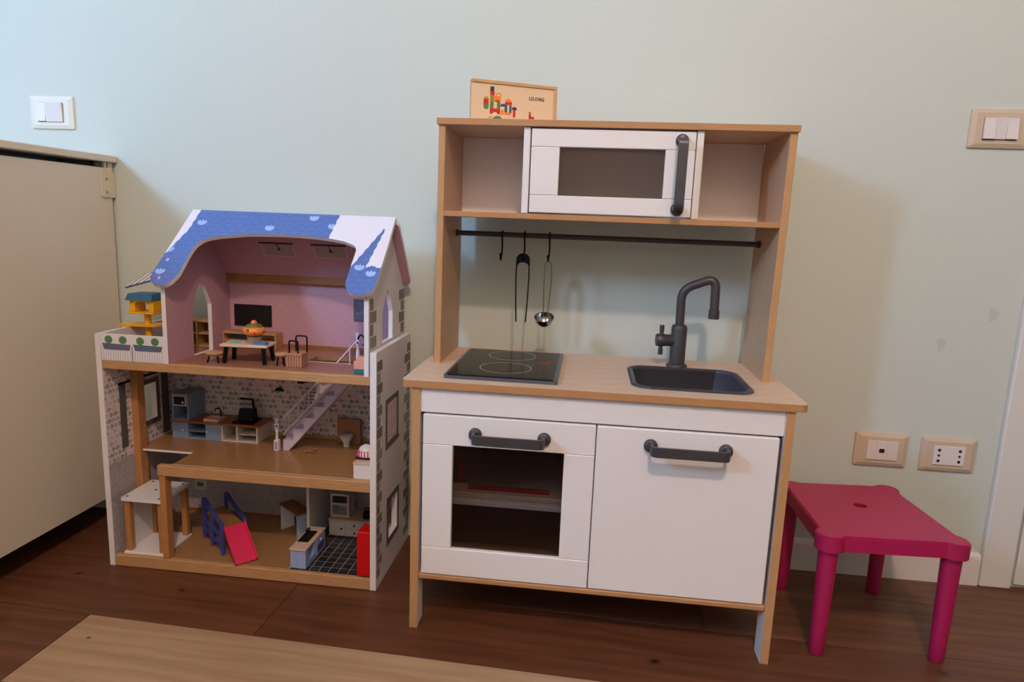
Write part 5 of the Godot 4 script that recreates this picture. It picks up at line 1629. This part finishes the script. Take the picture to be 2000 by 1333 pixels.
	for q in [[-0.6640, 0.137, -0.6380, 0.118, 0.006], [-0.6660, 0.133, -0.6330, 0.139, 0.0045], [-0.6600, 0.145, -0.6520, 0.122, 0.0075]]:
		put("stick", MB.new(stick, sko).tube([Vector3(q[0], y + 0.0014, q[1]), Vector3(q[2], y + q[4], q[3])], 0.0012, 6), sc)


# ------------------------------------------------------------------ doll furniture, ground floor
func build_ground_floor_things() -> void:
	var y := Y0 + 0.0002
	# lift car on four posts
	var lo := Vector3(-0.978, y, 0.22)
	var lf := thing("doll_lift", "white doll lift car with four wooden posts on the ground floor", "lift", lo)
	put("lift_base", MB.new(doll_white, lo).box(Vector3(-1.0275, y, 0.1655), Vector3(-0.9325, y + 0.006, 0.2745), 0.001), lf)
	var top := MB.new(doll_white, lo)
	top.plate(rounded(-1.0278, -0.2755, -0.9320, -0.1655, 0.003, 3), [], facing_up(0.1525), 0.007, doll_white, doll_white, doll_white)
	var tp := put("lift_top", top, lf)
	for q in [[-1.019, 0.264], [-0.943, 0.265], [-0.943, 0.175], [-1.018, 0.176], [-0.981, 0.220]]:
		put("screw_hole", MB.new(dark_hole, lo).lathe([Vector2(0, 0.0002), Vector2(0.0030, 0.0002), Vector2(0.0031, 0)], Transform3D(Basis.IDENTITY, Vector3(q[0], 0.1595, q[1])), 14), tp)
	for q in [[-1.0245, 0.2570], [-1.0245, 0.1680], [-0.9475, 0.1680], [-0.9475, 0.2570]]:
		if q[0] > -1.0 and q[1] > 0.2:
			q[0] = -0.9460
		put("post", MB.new(pine_up, lo).box(Vector3(q[0], y + 0.0061, q[1]), Vector3(q[0] + 0.0125, 0.1524, q[1] + 0.0125), 0.0008), lf)
	put("side_sheet", MB.new(doll_white, lo).box(Vector3(-1.0240, y + 0.0061, 0.1810), Vector3(-1.0205, 0.1524, 0.2565), 0.0005), lf)
	# bunk with slide, turned towards the open front
	var yaw := atan2(0.76, 0.65)
	var so := Vector3(-0.794, y, 0.2232)
	var sl := thing("doll_slide", "blue doll climbing frame with a wooden deck and a pink slide on the ground floor", "slide", so, yaw)
	var navy := flat(Color(0.22, 0.27, 0.58), 0.45)
	var hot := flat(Color(0.84, 0.14, 0.34), 0.4)
	for sx in [-1, 1]:
		for q in [[-0.003, 0.0775], [-0.064, 0.066], [-0.115, 0.099]]:
			put("leg", MB.new(navy).box(Vector3(sx * 0.0255 - 0.004, 0, q[0] - 0.004), Vector3(sx * 0.0255 + 0.004, q[1], q[0] + 0.004), 0.0012), sl)
		put("rail", MB.new(navy).sweep([Vector3(sx * 0.0255, 0.074, -0.0075), Vector3(sx * 0.0255, 0.082, -0.06), Vector3(sx * 0.0255, 0.0985, -0.110)], [Vector2(-0.003, -0.0035), Vector2(0.003, -0.0035), Vector2(0.003, 0.0035), Vector2(-0.003, 0.0035)], Vector3.UP, false), sl)
		for yy in [0.020, 0.044]:
			put("side_bar", MB.new(navy).sweep([Vector3(sx * 0.0255, yy, -0.0072), Vector3(sx * 0.0255, yy, -0.110)], [Vector2(-0.0022, -0.0028), Vector2(0.0022, -0.0028), Vector2(0.0022, 0.0028), Vector2(-0.0022, 0.0028)], Vector3.UP, false), sl)
	var deck_wood := grained(Color(0.62, 0.45, 0.28), grain, Vector3(50, 50, 4), 0.5)
	put("deck", MB.new(deck_wood).box(Vector3(-0.0215, 0.0605, -0.118), Vector3(0.0215, 0.0655, -0.001), 0.0008), sl)
	var a := Vector3(0, 0.0655, 0.0)
	var b := Vector3(0, 0.0025, 0.066)
	var dir := (b - a).normalized()
	var nn := Vector3(0, dir.z, -dir.y)
	var sec := [Vector2(-0.0245, -0.001), Vector2(0.0245, -0.001), Vector2(0.0245, 0.0085), Vector2(0.0215, 0.0085), Vector2(0.0215, 0.0010), Vector2(-0.0215, 0.0010), Vector2(-0.0215, 0.0085), Vector2(-0.0245, 0.0085)]
	var chute := MB.new(hot)
	chute.plate(sec, [], Transform3D(Basis(Vector3.RIGHT, nn, Vector3.RIGHT.cross(nn)), b if Vector3.RIGHT.cross(nn).dot(a - b) > 0 else a), (b - a).length(), hot, hot, hot)
	put("chute", chute, sl, "pink slide chute")
	# desk, turned the same way as the photograph shows
	var dyaw := -atan2(0.064, 0.0816)
	var d0 := Vector3(-0.7470, 0, 0.0915)
	var ux := Vector3(cos(-dyaw), 0, sin(-dyaw))
	var dk := thing("doll_desk", "brown topped doll desk with white ends standing beside the white partition", "desk", Vector3(d0.x, y, d0.z), dyaw)
	var desk_top := grained(Color(0.58, 0.38, 0.25), grain, Vector3(5, 60, 60), 0.5)
	put("desk_top", MB.new(desk_top).box(Vector3(-0.002, 0.0625, -0.036), Vector3(0.088, 0.0665, 0.002), 0.0006), dk)
	put("desk_end", MB.new(doll_white).box(Vector3(0.001, 0, -0.034), Vector3(0.006, 0.0624, 0.0), 0.0005), dk)
	put("desk_end", MB.new(flat(Color(0.62, 0.70, 0.80), 0.5)).box(Vector3(0.080, 0, -0.034), Vector3(0.085, 0.0624, 0.0), 0.0005), dk, "pale blue desk end")
	put("desk_back", MB.new(flat(Color(0.62, 0.70, 0.80), 0.5)).box(Vector3(0.0062, 0.030, -0.034), Vector3(0.0798, 0.0624, -0.031), 0.0005), dk)
	# pale blue kitchen block with a black sink
	var ko := Vector3(-0.6235, Y0 + 0.0014, 0.212)
	var kb := thing("doll_kitchen_block", "pale blue doll kitchen block with a black sink at the edge of the dark tiles", "cabinet", ko)
	var pale_blue := flat(Color(0.60, 0.68, 0.86), 0.5)
	var deep_blue := flat(Color(0.24, 0.32, 0.55), 0.6)
	var kbody := MB.new(pale_blue, ko)
	kbody.plate(rect(-0.268, ko.y, -0.158, 0.0695), [rect(-0.251, 0.040, -0.220, 0.0655)], facing_x(-0.6275), 0.021, pale_blue, pale_blue, pale_blue)
	kbody.box(Vector3(-0.6415, ko.y, 0.158), Vector3(-0.6276, 0.0695, 0.268), 0.0006)
	put("body", kbody, kb)
	put("worktop", MB.new(birch, ko).box(Vector3(-0.6430, 0.0696, 0.1565), Vector3(-0.6050, 0.0735, 0.2700), 0.0006), kb)
	put("sink_top", MB.new(flat(Color(0.02, 0.02, 0.022), 0.3), ko).box(Vector3(-0.6390, 0.0736, 0.182), Vector3(-0.6145, 0.0752, 0.2365), 0.0006), kb, "black sink")
	put("sink_tap", MB.new(flat(Color(0.02, 0.02, 0.022), 0.3), ko).box(Vector3(-0.6395, 0.0753, 0.176), Vector3(-0.634, 0.080, 0.192), 0.0008), kb)
	var dr := put("oven_front", MB.new(pale_blue, ko).box(Vector3(-0.6066, 0.0310, 0.165), Vector3(-0.6048, 0.0680, 0.212), 0.0005), kb)
	put("oven_glass", MB.new(deep_blue, ko).box(Vector3(-0.6049, 0.0360, 0.170), Vector3(-0.6044, 0.0530, 0.207), 0.0), dr)
	put("knob", MB.new(offw(), ko).lathe([Vector2(0, 0.003), Vector2(0.0022, 0.0026), Vector2(0.0024, 0)], along(Vector3.RIGHT, Vector3(-0.6048, 0.0605, 0.189)), 12), dr)
	# white sideboard with red knobs
	var wo := Vector3(-0.552, Y0 + 0.0014, 0.068)
	var sb := thing("doll_sideboard", "white doll sideboard with red knobs against the back wall of the tiled room", "sideboard", wo)
	var sw := flat(Color(0.84, 0.80, 0.79), 0.5)
	put("body", MB.new(sw, wo).box(Vector3(-0.6185, wo.y, 0.034), Vector3(-0.4640, 0.0660, 0.1035), 0.0006), sb)
	put("sideboard_top", MB.new(birch, wo).box(Vector3(-0.6200, 0.0661, 0.0325), Vector3(-0.4630, 0.0705, 0.1055), 0.0006), sb)
	var red_dark := flat(Color(0.42, 0.05, 0.08), 0.4)
	for q in [[-0.6165, -0.5790, 0.0295, 0.0640, -0.5868, 0.048, "door"], [-0.5775, -0.5330, 0.0480, 0.0640, -0.5550, 0.0575, "drawer"], [-0.5775, -0.5330, 0.0295, 0.0468, -0.5550, 0.0385, "drawer"]]:
		var f := put(q[6], MB.new(sw, wo).box(Vector3(q[0], q[2], 0.1036), Vector3(q[1], q[3], 0.1058), 0.0006), sb)
		put("knob", MB.new(red_dark, wo).lathe([Vector2(0, 0.0028), Vector2(0.0022, 0.0026), Vector2(0.0026, 0.001), Vector2(0.0026, 0)], along(Vector3(0, 0, 1), Vector3(q[4], q[5], 0.1058)), 12), f)
	var mo := Vector3(-0.597, 0.0707, 0.07)
	var mw := thing("doll_microwave_shelf", "white doll shelf box with a dark microwave standing on the white sideboard", "shelf", mo)
	put("frame", MB.new(sw, mo).plate(rect(-0.6190, 0.0707, -0.5740, 0.1285), [rect(-0.6150, 0.1055, -0.5785, 0.1235), rect(-0.6150, 0.0750, -0.5785, 0.1010)], facing_z(0.045), 0.045, sw, sw, sw), mw)
	put("oven_glass", MB.new(flat(Color(0.04, 0.04, 0.045), 0.35), mo).box(Vector3(-0.6150, 0.1055, 0.05), Vector3(-0.5865, 0.1235, 0.088), 0.0), mw)
	put("oven_panel", MB.new(flat(Color(0.30, 0.04, 0.06), 0.4), mo).box(Vector3(-0.5864, 0.1055, 0.05), Vector3(-0.5785, 0.1235, 0.088), 0.0), mw)
	put("niche_back", MB.new(sw, mo).box(Vector3(-0.6150, 0.0750, 0.045), Vector3(-0.5785, 0.1010, 0.048), 0.0), mw)
	var to := Vector3(-0.5300, 0.0707, 0.082)
	var kt := thing("doll_kettle", "small black doll kettle on the white sideboard behind the red fridge", "kettle", to)
	put("body", MB.new(black_plastic, to).lathe([Vector2(0, 0), Vector2(0.0105, 0), Vector2(0.0115, 0.004), Vector2(0.009, 0.014), Vector2(0.005, 0.018), Vector2(0, 0.019)], Transform3D(Basis.IDENTITY, to), 20), kt)
	put("handle", MB.new(black_plastic, to).tube(fillet([to + Vector3(-0.008, 0.014, 0), to + Vector3(-0.006, 0.026, 0), to + Vector3(0.006, 0.026, 0), to + Vector3(0.008, 0.014, 0)], 0.005, 4), 0.0013, 8), kt)
	# red fridge
	var fo := Vector3(-0.4740, Y0 + 0.0014, 0.256)
	var fr := thing("doll_fridge", "bright red doll fridge standing on the dark tiles at the doll house side wall", "fridge", fo)
	var red := flat(Color(0.80, 0.02, 0.04), 0.4)
	put("body", MB.new(red, fo).box(Vector3(-0.4870, fo.y + 0.003, 0.236), Vector3(-0.4605, 0.1300, 0.2755), 0.0012), fr)
	put("door", MB.new(red, fo).box(Vector3(-0.4872, fo.y + 0.003, 0.2758), Vector3(-0.4603, 0.1302, 0.2795), 0.001), fr)
	for x in [-0.4845, -0.4655]:
		put("foot", MB.new(offw(), fo).lathe([Vector2(0, 0), Vector2(0.002, 0), Vector2(0.002, 0.003), Vector2(0, 0.003)], Transform3D(Basis.IDENTITY, Vector3(x, fo.y, 0.272)), 10), fr)


func offw() -> StandardMaterial3D:
	return flat(Color(0.86, 0.84, 0.84), 0.45)
